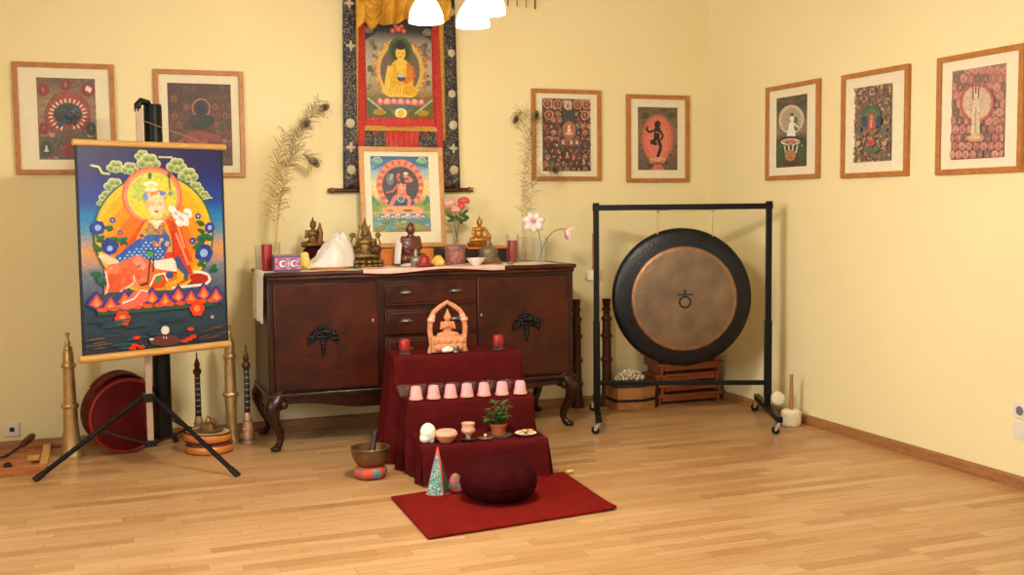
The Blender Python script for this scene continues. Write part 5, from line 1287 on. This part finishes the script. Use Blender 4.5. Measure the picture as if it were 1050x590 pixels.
# ------------------------------------------------------------------ long horns and oboes
def horn(label, loc, m, H, bell=.07):
    t = thing('long_horn', label, 'horn', loc)
    k = H / .69
    if m == 'copper':
        MB().lathe([(bell, 0), (bell * 1.02, .006), (bell * .9, .02), (.038, .08), (.034, .16), (.032, .3), (.031, .45), (.029, .56 * k), (.024, .575 * k), (.022, .63 * k), (.028, .675 * k), (.030, .69 * k), (.024, .69 * k), (.02, .66 * k), (0, .655 * k)], seg=36).build('horn_tube', m, t, smooth=50)
        cs = ((.15, .044), (.30, .042), (.455, .041), (.565, .038), (.625, .030))
    else:
        MB().lathe([(bell, 0), (bell * 1.02, .006), (bell * .93, .02), (bell * .76, .07 * k), (bell * .62, .16 * k), (.036, .27 * k), (.034, .31 * k), (.031, .46 * k), (.030, .505 * k), (.031, .52 * k), (.028, .585 * k), (.018, .60 * k), (.012, .62 * k), (.015, .632 * k), (.013, .645 * k), (.006, .655 * k), (.012, .685 * k), (.013, .69 * k), (0, .69 * k)], seg=36).build('horn_tube', m, t, smooth=50)
        cs = ((.285, .048), (.508, .039), (.602, .024))
    for z, r in cs:
        MB().lathe([(r * .7, z * k - .014), (r * .92, z * k - .012), (r, z * k - .004), (r, z * k + .004), (r * .92, z * k + .012), (r * .7, z * k + .014)], seg=32).build('collar', m, t, smooth=50)
    return t
horn('brass long horn standing on its bell left of the red drum case', (-.180, -.285, 0), 'brass', .70, .066)
horn('brass long horn standing between the stacked drums and the decorated oboe', (.700, -.27, 0), 'brass', .70, .05)
horn('dark copper long horn standing behind the left post of gong stand', (3.245, -.095, 0), 'copper', .74, .052)
horn('dark copper long horn half hidden by the right end of the sideboard', (3.035, -.06, 0), 'copper', .74, .052)
def oboe(label, loc, H):
    t = thing('temple_oboe', label, 'oboe', loc, 0, 'temple oboes')
    k = H / .58
    MB().lathe([(.042, 0), (.045, .006), (.043, .016), (.036, .05 * k), (.029, .11 * k), (.022, .165 * k), (.0165, .19 * k), (.012, .19 * k)], seg=32).build('bell', 'oboebell', t, smooth=50)
    MB().lathe([(.0175, .185 * k), (.0155, .44 * k), (.010, .45 * k)], seg=24).build('body', 'ink', t)
    for i in range(7):
        z = (.215 + i * .035) * k; MB().lathe([(.0165, z - .005), (.0195, z), (.0165, z + .005)], seg=22).build('silver_ring', 'silver', t)
    for z, r in ((.03, .0425), (.09, .0335), (.14, .027)): MB().lathe([(r - .003, z * k - .008), (r, z * k - .006), (r + .002, z * k), (r, z * k + .006), (r - .003, z * k + .008)], seg=28).build('bell_band', 'terra' if z == .09 else 'silver', t)
    MB().lathe([(.0155, .44 * k), (.024, .455 * k), (.024, .47 * k), (.013, .485 * k), (.018, .505 * k), (.01, .53 * k), (.004, .545 * k), (.004, .58 * k), (0, .58 * k)], seg=24).build('mouthpiece', 'copper', t)
    return t
oboe('decorated temple oboe with silver rings standing left of the sideboard leg', (.785, -.345, 0), .585)
oboe('decorated temple oboe with silver rings behind the stacked drums', (.512, -.285, 0), .55)

# ------------------------------------------------------------------ red drum case, hand drums, cymbal
t = thing('drum_case', 'round dark red drum case leaning on the back wall behind the tripod', 'case', (.095, -.24, .222)); t.rotation_euler = (radians(4), 0, radians(16)); t.scale = (1.03, 1, 1.03)
MB().lathe([(0, -.135), (.15, -.135), (.19, -.12), (.206, -.08), (.208, .08), (.2, .095), (.185, .10), (0, .10)], seg=64, mx=RX).build('case_body', 'redbag', t, smooth=50)
b = MB()
for y in (-.095,):
    b.tube([(.2 * cos(a), y, .2 * sin(a)) for a in [2 * pi * i / 64 for i in range(65)]], .0085, 8)
b.build('piping', 'redpipe', t, smooth=180)
MB().grid(lambda u, v: (-.155 + .26 * u, -.05 + .12 * v, sqrt(max(.0, .212 ** 2 - (-.155 + .26 * u) ** 2)) + .012 * sin(u * pi) + .003 * sin(v * 8)), 20, 8).build('top_flap', 'redbag', t, solid=.006, smooth=180)
MB().tube(catmull([(.205, -.03, -.03), (.235, -.05, -.08), (.21, -.04, -.14)], 6), .010, 8).build('carry_loop', 'redpipe', t, smooth=180)
t0 = thing('hand_drum', 'orange lacquered hand drum at the bottom of the pair, on the floor', 'drum', (.555, -.455, 0), 0, 'stacked hand drums')
MB().lathe([(.128, .004), (.134, .010), (.136, .026), (.134, .042), (.128, .048)], seg=56).build('drum_shell', 'drumwood', t0)
b = MB(); b.lathe([(.120, 0), (.131, 0), (.133, .005), (.131, .010), (.127, .008)], seg=56); b.lathe([(.127, .044), (.131, .042), (.133, .047), (.131, .052), (.120, .052)], seg=56); b.build('red_rim', 'drumred', t0)
MB().lathe([(0, .049), (.122, .0495), (.124, .046)], seg=48).build('drum_skin', 'skin', t0)
d2 = dup(t0, (.545, -.445, .066), 'orange lacquered hand drum on top of the pair, under the bronze cymbal', .4); d2.rotation_euler = (radians(2.5), radians(2), .4)
b = MB()
for a in (.5, 2.6, 4.7): b.ell((.075 * cos(a), .075 * sin(a), 0), (.022, .022, .009), 12, 8)
tag(b.build('felt_pads', 'darkwood', loc=(.55, -.45, .058), smooth=180), 'dark pads between the two stacked hand drums', 'pad')
t = thing('cymbal', 'domed bronze cymbal lying on the stacked hand drums', 'cymbal', (.552, -.45, .121))
MB().lathe([(0, .05), (.02, .047), (.038, .034), (.046, .014), (.06, .007), (.085, .003), (.085, 0), (.06, .003), (.045, .009), (0, .02)], seg=48).build('cymbal_plate', 'bronze', t, smooth=50)
MB().lathe([(0, .045), (.013, .047), (.016, .056), (.012, .066), (.007, .072), (.010, .078), (0, .082)], seg=20).build('knob', 'brass', t)
MB().tube(catmull([(.0, -.004, .075), (.03, -.03, .06), (.05, -.06, .018)], 6), .004, 8).build('cymbal_strap', 'redpipe', t, smooth=180)
t = thing('drum_beater', 'dark brown beater leaning from the drum case onto the hand drums', 'beater', (.42, -.40, .125))
MB().tube([(-.11, .02, .10), (-.02, .0, .035), (.04, -.03, .004)], [.013, .010, .012], 12).build('beater_stick', 'darkwood', t, smooth=60)
MB().ell((-.115, .022, .104), (.02, .018, .018), 14, 8).build('beater_knob', 'redpipe', t)

# ------------------------------------------------------------------ wooden frame board on the floor, far left
t = thing('wooden_board', 'flat framed wooden board lying on the floor under the left wall socket', 'board', (-.605, -.36, 0))
W2, D2 = .62, .6
MB().box((0, 0, .018), (W2 - .04, D2 - .04, .016)).build('panel', 'board', t, smooth=0, bevel=.002)
for s in (-1, 1): MB().box((0, s * (D2 / 2 - .02), .0225), (W2, .04, .045)).build('rail', 'board', t, bevel=.003)
for s in (-1, 1): MB().box((s * (W2 / 2 - .02), 0, .0225), (.04, D2 - .08, .045)).build('side_rail', 'slat', t, bevel=.003)
for k in range(4): MB().box((-.02, -.2 + k * .125, .034), (W2 - .12, .07, .014)).build('slat', 'board', t, bevel=.002)
MB().ell((.12, -.262, .05), (.022, .018, .02), 16, 10).build('black_knob', 'blackplast', t)
MB().box((.235, -.09, .045), (.06, .10, .012)).build('metal_plate', 'slat', t, bevel=.002)
t = thing('leather_beater', 'curved brown stick with thick handle lying across the framed board', 'beater', (-.58, -.24, .052))
MB().tube(catmull([(-.12, -.29, .006), (.045, -.215, .008), (.11, -.11, .02), (.15, -.02, .036)], 8), [.008] * 25, 10).build('stick', 'darkwood', t, smooth=180)
MB().tube([(.14, -.04, .032), (.155, -.005, .038), (.185, .085, .05), (.195, .115, .054)], [.011, .02, .021, .013], 14).build('grip', 'copper', t, smooth=180)

# ------------------------------------------------------------------ projector tripod with the painted scroll
t = thing('projector_tripod', 'black tripod of a folded projector screen standing before the left wall', 'tripod', (.2266, -.70, 0))
b = MB(); b.box((0, 0, 1.02), (.034, .034, 1.79)); b.build('pole', 'alu', t, bevel=.003)
MB().lathe([(0, .13), (.044, .13), (.047, .14), (.047, 1.93), (.044, 1.945), (0, 1.945)], (.072, .07, 0), 32).build('screen_case', 'black', t)
MB().tube([(-.005, 0, 1.9), (-.006, 0, 1.935), (.012, .01, 1.955), (.045, .04, 1.95), (.06, .055, 1.925)], [.018, .019, .019, .018, .016], 12).build('carry_handle', 'blackplast', t, smooth=180)
b = MB(); b.box((0, 0, .375), (.07, .07, .045)); b.build('hub', 'blackplast', t, bevel=.006)
b = MB(); b.box((0, 0, .125), (.062, .062, .035)); b.build('lower_collar', 'blackplast', t, bevel=.005)
for fx, fy in ((-.568, -.124), (.400, -.43), (.165, .565)):
    d = Vector((fx, fy, 0)).normalized(); top = d * .035 + Vector((0, 0, .378)); ft = Vector((fx, fy, .012))
    l = MB().tube([top, ft], .0135, 10).build('leg', 'black', t)
    MB().tube([top + (ft - top) * .93, ft + (ft - top).normalized() * .012], [.0165, .0175], 10).build('rubber_foot', 'blackplast', l)
    MB().tube([Vector((0, 0, .125)) + d * .03, top + (ft - top) * .42], .0075, 8).build('brace', 'black', t)
SA = radians(24)
t = thing('painted_scroll', 'big blue and orange painted scroll of a seated figure hanging before the tripod', 'scroll', (.2, -.80, 0), SA)
SW, SH = .80, 1.058
b = MB(); b.tube([(-.330, 0, 1.722), (.520, 0, 1.722)], .0165, 14); b.build('top_slat', 'slat', t, smooth=60)
b = MB(); b.tube([(-.343, -.004, .628), (.510, -.004, .628)], .0195, 14); b.build('bottom_slat', 'slat', t, smooth=60)
b = MB(); b.box((.0925, .004, 1.175), (SW + .028, .004, 1.085)); b.build('backing', mat('navy_backing', (18, 18, 32), .6), t, smooth=0)
b = MB(); b.tube(catmull([(.40, 0, 1.737), (.36, .03, 1.76), (.24, .05, 1.80), (.06, .075, 1.86)], 6), .0012, 6); b.build('hanging_cord', 'cord', t, smooth=180)
A = Art([(80.5, 151), (228.5, 156), (231.5, 353), (83.5, 363)], SW, SH)
A.bands([(0, (18, 20, 76)), (.12, (20, 30, 100)), (.26, (28, 62, 150)), (.34, (28, 120, 184)), (.42, (96, 140, 168)), (.5, (206, 150, 96)), (.56, (176, 140, 120)), (.6, (112, 122, 138)), (.72, (70, 84, 104)), (.78, (30, 62, 82)), (.9, (30, 54, 72)), (1, (26, 34, 48))])
rr = random.Random(21)
def T(X, Y): return (80 + X / 5.367, 140 + Y / 5.367)
def U(X, Y): return (80 + X / 4.54, 240 + Y / 4.54)
def pl(f, pts, c): A.poly([f(*p) for p in pts], c)
def el(f, x, y, rx, ry, c, n=20, rot=0):
    k = 5.367 if f is T else 4.54; p = f(x, y); A.ell(p[0], p[1], rx / k, ry / k, c, n, rot)
def ln(f, pts, w, c): A.line([f(*p) for p in pts], w / (5.367 if f is T else 4.54), c)
for x, y, k in ((345, 110, 40), (380, 145, 62), (200, 170, 46), (275, 180, 46), (190, 270, 52), (150, 330, 40), (120, 365, 26), (535, 165, 56), (600, 218, 56), (640, 290, 48), (690, 330, 34)): A.cloud(*T(x, y), k / 5.367)
ln(T, [(65, 162), (110, 172), (125, 205), (165, 210)], 12, (196, 200, 146)); ln(T, [(430, 120), (510, 122)], 9, (196, 200, 146)); ln(T, [(690, 345), (740, 345)], 8, (196, 200, 146))
el(T, 406, 545, 336, 336, (56, 96, 72), 60); el(T, 406, 545, 326, 326, (240, 186, 66), 60); el(T, 406, 560, 300, 305, (244, 172, 56), 56); el(T, 400, 590, 262, 265, (240, 148, 52), 50); el(T, 400, 620, 220, 220, (232, 116, 48), 46)
el(T, 393, 330, 168, 158, (214, 110, 82), 50); el(T, 393, 330, 156, 147, (234, 142, 112), 50); el(T, 393, 332, 138, 132, (206, 200, 84), 50); el(T, 393, 345, 105, 105, (226, 206, 80), 40); el(T, 340, 300, 60, 70, (186, 196, 96), 24)
el(T, 380, 222, 11, 20, (30, 120, 84), 10)
# robe wings behind
pl(T, [(335, 465), (250, 590), (180, 700), (620, 700), (570, 590), (500, 465)], (206, 84, 44))
pl(T, [(500, 470), (540, 480), (590, 640), (600, 760), (500, 760)], (206, 70, 44)); ln(T, [(530, 490), (570, 620)], 12, (236, 150, 120))
pl(U, [(390, 0), (440, -5), (500, 120), (520, 195), (420, 190), (380, 110)], (204, 66, 44)); ln(U, [(440, 0), (500, 150)], 12, (236, 140, 110)); ln(U, [(425, 0), (425, 110)], 4, (110, 30, 26))
# torso
pl(T, [(350, 470), (300, 560), (310, 640), (500, 640), (495, 560), (465, 470)], (230, 158, 60)); pl(T, [(365, 478), (330, 580), (480, 580), (455, 478)], (176, 132, 80))
for i in range(26): el(T, rr.uniform(340, 480), rr.uniform(500, 600), 9, 7, rr.choice([(120, 100, 80), (206, 160, 80), (70, 100, 150), (196, 90, 60)]), 8)
pl(T, [(365, 465), (455, 465), (412, 512)], (244, 232, 214)); ln(T, [(372, 470), (412, 500), (450, 470)], 6, (210, 190, 170))
# blue lap
pl(U, [(150, 110), (215, 60), (260, 25), (400, 0), (405, 60), (380, 110), (330, 140), (180, 140)], (48, 90, 176)); pl(T, [(300, 600), (330, 540), (480, 545), (495, 610)], (60, 96, 170))
for j in range(7):
    for i in range(10):
        x, y = 165 + i * 22 + (j % 2) * 11, 42 + j * 14
        if y > 120 - (x - 150) * .55 and x < 380: el(U, x, y, 6, 5, (150, 190, 230), 8)
for i in range(14): el(U, rr.uniform(270, 400), rr.uniform(0, 60), 10, 8, rr.choice([(206, 110, 70), (220, 160, 90), (50, 80, 150)]), 8)
pl(U, [(75, 100), (110, 95), (160, 115), (180, 140), (120, 140)], (236, 200, 170)); el(U, 105, 100, 22, 10, (240, 206, 180), 12)
# salmon skirt and legs
pl(U, [(105, 160), (150, 140), (260, 95), (330, 140), (330, 210), (230, 240), (150, 270), (100, 285), (105, 220)], (232, 112, 84)); pl(U, [(230, 130), (260, 95), (300, 150), (280, 170)], (240, 150, 140))
el(U, 145, 160, 34, 24, (240, 130, 96), 16); el(U, 200, 200, 44, 40, (224, 96, 70), 18); el(U, 140, 225, 40, 45, (216, 92, 66), 18); ln(U, [(110, 170), (120, 240), (105, 285), (170, 270), (240, 225), (235, 190)], 8, (236, 206, 190)); ln(U, [(108, 180), (102, 250)], 6, (90, 110, 160))
for i in range(14): el(U, rr.uniform(115, 300), rr.uniform(150, 250), 12, 6, rr.choice([(244, 150, 120), (206, 80, 60), (236, 120, 90)]), 8, rr.uniform(0, 3))
pl(U, [(320, 130), (420, 115), (450, 150), (440, 180), (340, 165)], (240, 226, 210)); pl(U, [(430, 115), (450, 105), (500, 190), (490, 225), (450, 200)], (60, 76, 130)); pl(U, [(440, 160), (478, 195), (465, 230), (420, 240), (390, 250), (380, 235), (440, 215)], (226, 168, 56))
pl(U, [(305, 240), (335, 190), (385, 185), (395, 220), (370, 250), (330, 255)], (206, 80, 46)); ln(U, [(310, 245), (335, 195), (380, 185), (395, 225)], 8, (240, 230, 216)); pl(U, [(335, 215), (350, 195), (370, 210), (352, 235)], (66, 140, 80)); el(U, 405, 195, 20, 16, (40, 80, 140), 12)
pl(U, [(500, 200), (560, 180), (605, 205), (600, 240), (520, 245)], (176, 44, 34)); ln(U, [(415, 255), (480, 250), (580, 243), (606, 222), (596, 196), (560, 184), (525, 182)], 12, (242, 230, 220)); ln(U, [(440, 240), (500, 215)], 8, (214, 60, 46))
ln(U, [(318, 90), (300, 230)], 7, (50, 40, 34)); ln(U, [(300, 80), (332, 82), (326, 180)], 6, (60, 46, 36)); el(U, 314, 95, 16, 14, (70, 160, 80), 12); ln(U, [(265, 240), (300, 230)], 10, (60, 46, 40))
# head and hat
pl(T, [(340, 345), (470, 345), (462, 312), (440, 300), (372, 300), (350, 312)], (206, 130, 120)); el(T, 405, 330, 60, 22, (226, 190, 180), 20); el(T, 352, 335, 14, 18, (110, 150, 200), 12); el(T, 448, 318, 18, 14, (110, 140, 200), 12); el(T, 400, 322, 22, 18, (236, 150, 80), 14)
el(T, 385, 268, 40, 16, (240, 234, 214), 18); el(T, 388, 285, 28, 20, (236, 214, 130), 16); el(T, 386, 298, 40, 10, (236, 226, 200), 16)
el(T, 408, 385, 54, 60, (244, 208, 166), 26); el(T, 412, 425, 32, 30, (244, 212, 172), 20); el(T, 362, 385, 10, 22, (236, 180, 130), 12); el(T, 462, 385, 9, 20, (236, 180, 130), 12)
ln(T, [(372, 378), (398, 380)], 4, (90, 60, 44)); ln(T, [(424, 380), (446, 378)], 4, (90, 60, 44)); ln(T, [(374, 368), (398, 368)], 3, (150, 100, 70)); ln(T, [(424, 368), (446, 366)], 3, (150, 100, 70)); ln(T, [(412, 380), (416, 402), (408, 404)], 3, (206, 150, 116)); el(T, 412, 418, 12, 5, (206, 70, 60), 10); ln(T, [(402, 412), (424, 412)], 2, (150, 90, 60))
# raised hand with white scarf
for x, y, r in ((500, 405, 26), (530, 440, 34), (560, 455, 38), (590, 420, 26), (540, 480, 26), (575, 480, 24), (515, 420, 22), (600, 440, 18)): el(T, x, y, r, r * .7, (240, 226, 222), 16, .5)
for x, y in ((520, 430), (556, 462), (584, 432), (545, 450)): el(T, x, y, 14, 7, (206, 170, 176), 10, .6)
ln(T, [(486, 225), (490, 300)], 5, (60, 50, 44)); el(T, 487, 220, 12, 18, (96, 70, 40), 10); el(T, 492, 318, 12, 12, (110, 150, 160), 12)
# blue flowers, leaves
for f, x, y, k in ((T, 95, 500, 38), (T, 718, 510, 30), (T, 172, 460, 16), (T, 155, 600, 46), (T, 650, 445, 16), (T, 210, 528, 12), (T, 615, 580, 18), (U, 575, 95, 44), (U, 130, 65, 30), (U, 518, 38, 12)):
    p = f(x, y); kk = k / (5.367 if f is T else 4.54); A.flower(p[0], p[1], kk, (40, 60, 150), (150, 180, 226), 7)
for f, x, y in ((T, 150, 500), (T, 100, 555), (T, 175, 560), (T, 215, 575), (T, 660, 480), (T, 665, 525), (T, 690, 555), (T, 660, 575), (U, 90, 20), (U, 75, 60), (U, 190, 25), (U, 540, 60), (U, 560, 140), (U, 600, 18), (U, 70, 180), (U, 90, 215), (U, 70, 290), (U, 110, 320), (U, 620, 165), (U, 560, 20)):
    el(f, x, y, 24, 11, (24, 104, 62), 10, rr.uniform(-.8, .8)); el(f, x + 8, y + 12, 18, 9, (20, 84, 60), 10, rr.uniform(-.8, .8))
# lotus seat
pl(U, [(60, 300), (120, 268), (640, 262), (670, 290), (640, 345), (70, 375)], (40, 76, 60))
for i in range(10):
    x, y = 66 + i * 63, 316 - i * 3.4 + (i % 2) * 18; g = 1.35
    pl(U, [(x - 36 * g, y + 8), (x - 20 * g, y - 20 * g), (x, y - 42 * g), (x + 20 * g, y - 20 * g), (x + 36 * g, y + 6), (x, y + 26 * g)], (60, 54, 140)); pl(U, [(x - 25 * g, y + 6), (x - 12 * g, y - 13 * g), (x, y - 31 * g), (x + 12 * g, y - 13 * g), (x + 25 * g, y + 5), (x, y + 18 * g)], (214, 84, 56)); pl(U, [(x - 14 * g, y + 6), (x, y - 20 * g), (x + 14 * g, y + 5), (x, y + 14 * g)], (236, 134, 84)); el(U, x, y + 4, 9, 11, (240, 164, 110), 10)
    ln(U, [(x + 18, y + 22), (x + 44, y + 30)], 10, (26, 84, 60))
for i in range(11): el(U, 90 + i * 52, 348 - i * 3, 24, 10, (220, 90, 52), 12)
pl(U, [(150, 335), (190, 315), (230, 270), (265, 255), (300, 270), (300, 310), (210, 350)], (232, 110, 100)); ln(U, [(180, 320), (235, 300), (265, 262), (298, 268)], 7, (244, 226, 216))
for x, y, k in ((180, 390, 36), (535, 355, 36)): p = U(x, y); A.flower(p[0], p[1], k / 4.54, (224, 74, 50), (236, 140, 100), 6)
for i in range(26): el(U, rr.uniform(30, 680), rr.uniform(395, 540), rr.uniform(20, 60), rr.uniform(4, 9), rr.choice([(34, 70, 84), (26, 46, 62), (44, 82, 84), (30, 60, 76)]), 10, -.08)
for i in range(8): el(U, rr.uniform(40, 130), rr.uniform(470, 530), 34, 4, (96, 70, 56), 8, -.08); el(U, rr.uniform(560, 680), rr.uniform(440, 510), 34, 4, (96, 60, 50), 8, -.2)
el(U, 375, 500, 74, 26, (92, 46, 46), 16)
el(U, 376, 452, 20, 20, (226, 214, 206), 24); ln(U, [(369, 482), (369, 492)], 4, (226, 214, 206)); ln(U, [(381, 482), (381, 492)], 4, (226, 214, 206)); el(U, 310, 492, 12, 6, (206, 206, 206), 8); el(U, 610, 396, 9, 8, (190, 150, 170), 10)
for x, y in ((242, 482), (232, 518), (262, 526), (222, 532), (500, 450), (492, 496), (470, 505), (512, 486)): el(U, x, y, 18, 9, (214, 62, 42), 10)
A.build('painting', 'scrollprint', t, y=.0015, off=(.0925, 1.175))

# ------------------------------------------------------------------ sockets and switch
def socket(label, loc, rz, kind):
    t = thing('wall_socket' if kind != 'switch' else 'light_switch', label, 'socket' if kind != 'switch' else 'switch', loc, rz)
    MB().box((0, -.0055, 0), (.08, .009, .08)).build('cover_plate', 'plastic', t, bevel=.003)
    if kind == 'black': MB().box((0, -.011, 0), (.026, .004, .026)).build('jack', 'holes', t, bevel=.002)
    if kind == 'round':
        MB().lathe([(.030, .008), (.0295, .0125), (.024, .0125), (.022, .010), (0, .010)], seg=32, mx=RX).build('socket_ring', 'plastic', t)
        MB().lathe([(0, .0102), (.021, .0104), (.022, .0116)], seg=28, mx=RX).build('socket_well', mat('socket_grey', (120, 112, 120), .5), t)
    if kind == 'switch': MB().box((0, -.0115, 0), (.062, .005, .062), mx=Matrix.Rotation(radians(3), 4, 'X')).build('rocker', 'plastic', t, bevel=.002)
socket('white wall socket with black centre low on the wall at far left', (-.502, 0, .127), 0, 'black')
socket('round white wall socket on the right wall above the blank square plate', (XR, -2.862, .376), -pi / 2, 'round')
socket('plain white square switch plate on right wall below the round socket', (XR, -2.862, .278), -pi / 2, 'switch')

# ------------------------------------------------------------------ chandelier
t = thing('chandelier', 'brass chandelier with white opal glass shades at the top of the picture', 'chandelier', (1.37, -2.70, HC))
b = MB(); b.lathe([(0, 0), (.06, 0), (.055, -.02), (.02, -.045), (.010, -.05), (.010, -.55), (.02, -.57), (.035, -.61), (.03, -.66), (.012, -.70), (.02, -.73), (0, -.745)], seg=28); b.build('stem', 'brass', t)
for sx, sy in ((-.13, .071), (.078, .11), (.036, -.185)):
    d = Vector((sx, sy, 0)); top = Vector((sx, sy, -.80))
    MB().tube(catmull([(d.x * .15, d.y * .15, -.63), (d.x * .5, d.y * .5, -.70), (d.x * .9, d.y * .9, -.72), (d.x, d.y, -.78)], 8), .007, 8).build('arm', 'brass', t, smooth=180)
    MB().lathe([(.012, .02), (.022, .012), (.024, -.01), (.02, -.014)], tuple(top), 20).build('shade_holder', 'brass', t)
    MB().lathe([(.02, -.008), (.028, -.045), (.040, -.060), (.052, -.078), (.061, -.098), (.0665, -.12), (.0685, -.143), (.0655, -.143), (.063, -.12), (.057, -.098), (.048, -.078), (.036, -.062), (.024, -.05), (0, -.046)], tuple(top), 36).build('glass_shade', 'lamp', t, smooth=180)
    L = bpy.data.lights.new('bulb', 'POINT'); L.energy = BULB; L.color = (1, .88, .69); L.shadow_soft_size = .05
    lo = bpy.data.objects.new('bulb', L); C.objects.link(lo); lo.location = (1.37 + sx, -2.70 + sy, HC - .80 - .165)
# hanging rods of a chime at the upper edge
t = thing('wall_chime', 'row of thin brown rods hanging at the upper edge right of the chandelier', 'chime', (2.668, 0, 2.97))
MB().tube([(-.12, -.025, 0), (.12, -.025, 0)], .012, 10).build('chime_bar', 'darkwood', t)
for i in range(4):
    x = -.096 + .064 * i; MB().tube([(x, -.025, 0), (x, -.025, -.274 - .004 * i)], .0045 if i != 3 else .0055, 8).build('chime_rod', 'copper' if i in (0, 3) else 'brass', t)

# ------------------------------------------------------------------ daylight through the windows, sky, camera
def area(name, loc, rot, sx, sy, e, col):
    L = bpy.data.lights.new(name, 'AREA'); L.shape = 'RECTANGLE'; L.size = sx; L.size_y = sy; L.energy = e; L.color = col
    o = bpy.data.objects.new(name, L); C.objects.link(o); o.location = loc; o.rotation_euler = rot; return o
area('daylight_left', (XL - .22, -3.85, 1.625), (0, -pi / 2, 0), 1.5, 1.45, DAYL, (.86, .93, 1))
area('daylight_rear', (-.1, YF - .22, 1.65), (pi / 2, 0, 0), 1.55, 1.55, DAYR, (.86, .93, 1))
area('daylight_rear', (2.7, YF - .22, 1.65), (pi / 2, 0, 0), 1.55, 1.55, DAYR, (.86, .93, 1))
w = bpy.data.worlds.new('World'); bpy.context.scene.world = w; w.use_nodes = True
bg = w.node_tree.nodes['Background']; sky = w.node_tree.nodes.new('ShaderNodeTexSky'); sky.sky_type = 'HOSEK_WILKIE'; sky.turbidity = 5
sky.sun_direction = (-.3, -.6, .6)
w.node_tree.links.new(sky.outputs[0], bg.inputs[0]); bg.inputs[1].default_value = .6

cam = bpy.data.cameras.new('camera'); co = bpy.data.objects.new('camera', cam); C.objects.link(co)
cam.sensor_width = 36; cam.sensor_fit = 'HORIZONTAL'; cam.lens = 1115.54 / 1050 * 36; cam.clip_start = .05
ya, pi_, ro = .3629138, .0745044, -.0104100
fw = Vector((sin(ya) * cos(pi_), cos(ya) * cos(pi_), -sin(pi_))); rt = Vector((cos(ya), -sin(ya), 0)); up = rt.cross(fw)
r2 = rt * cos(ro) + up * sin(ro); u2 = up * cos(ro) - rt * sin(ro)
co.matrix_world = Matrix(((r2.x, u2.x, -fw.x, 0), (r2.y, u2.y, -fw.y, -6.8179), (r2.z, u2.z, -fw.z, 1.38), (0, 0, 0, 1)))
S = bpy.context.scene; S.camera = co
S.view_settings.view_transform = 'Standard'; S.view_settings.look = 'None'; S.view_settings.gamma = 1; S.view_settings.use_curve_mapping = False
S.view_settings.exposure = EXPO
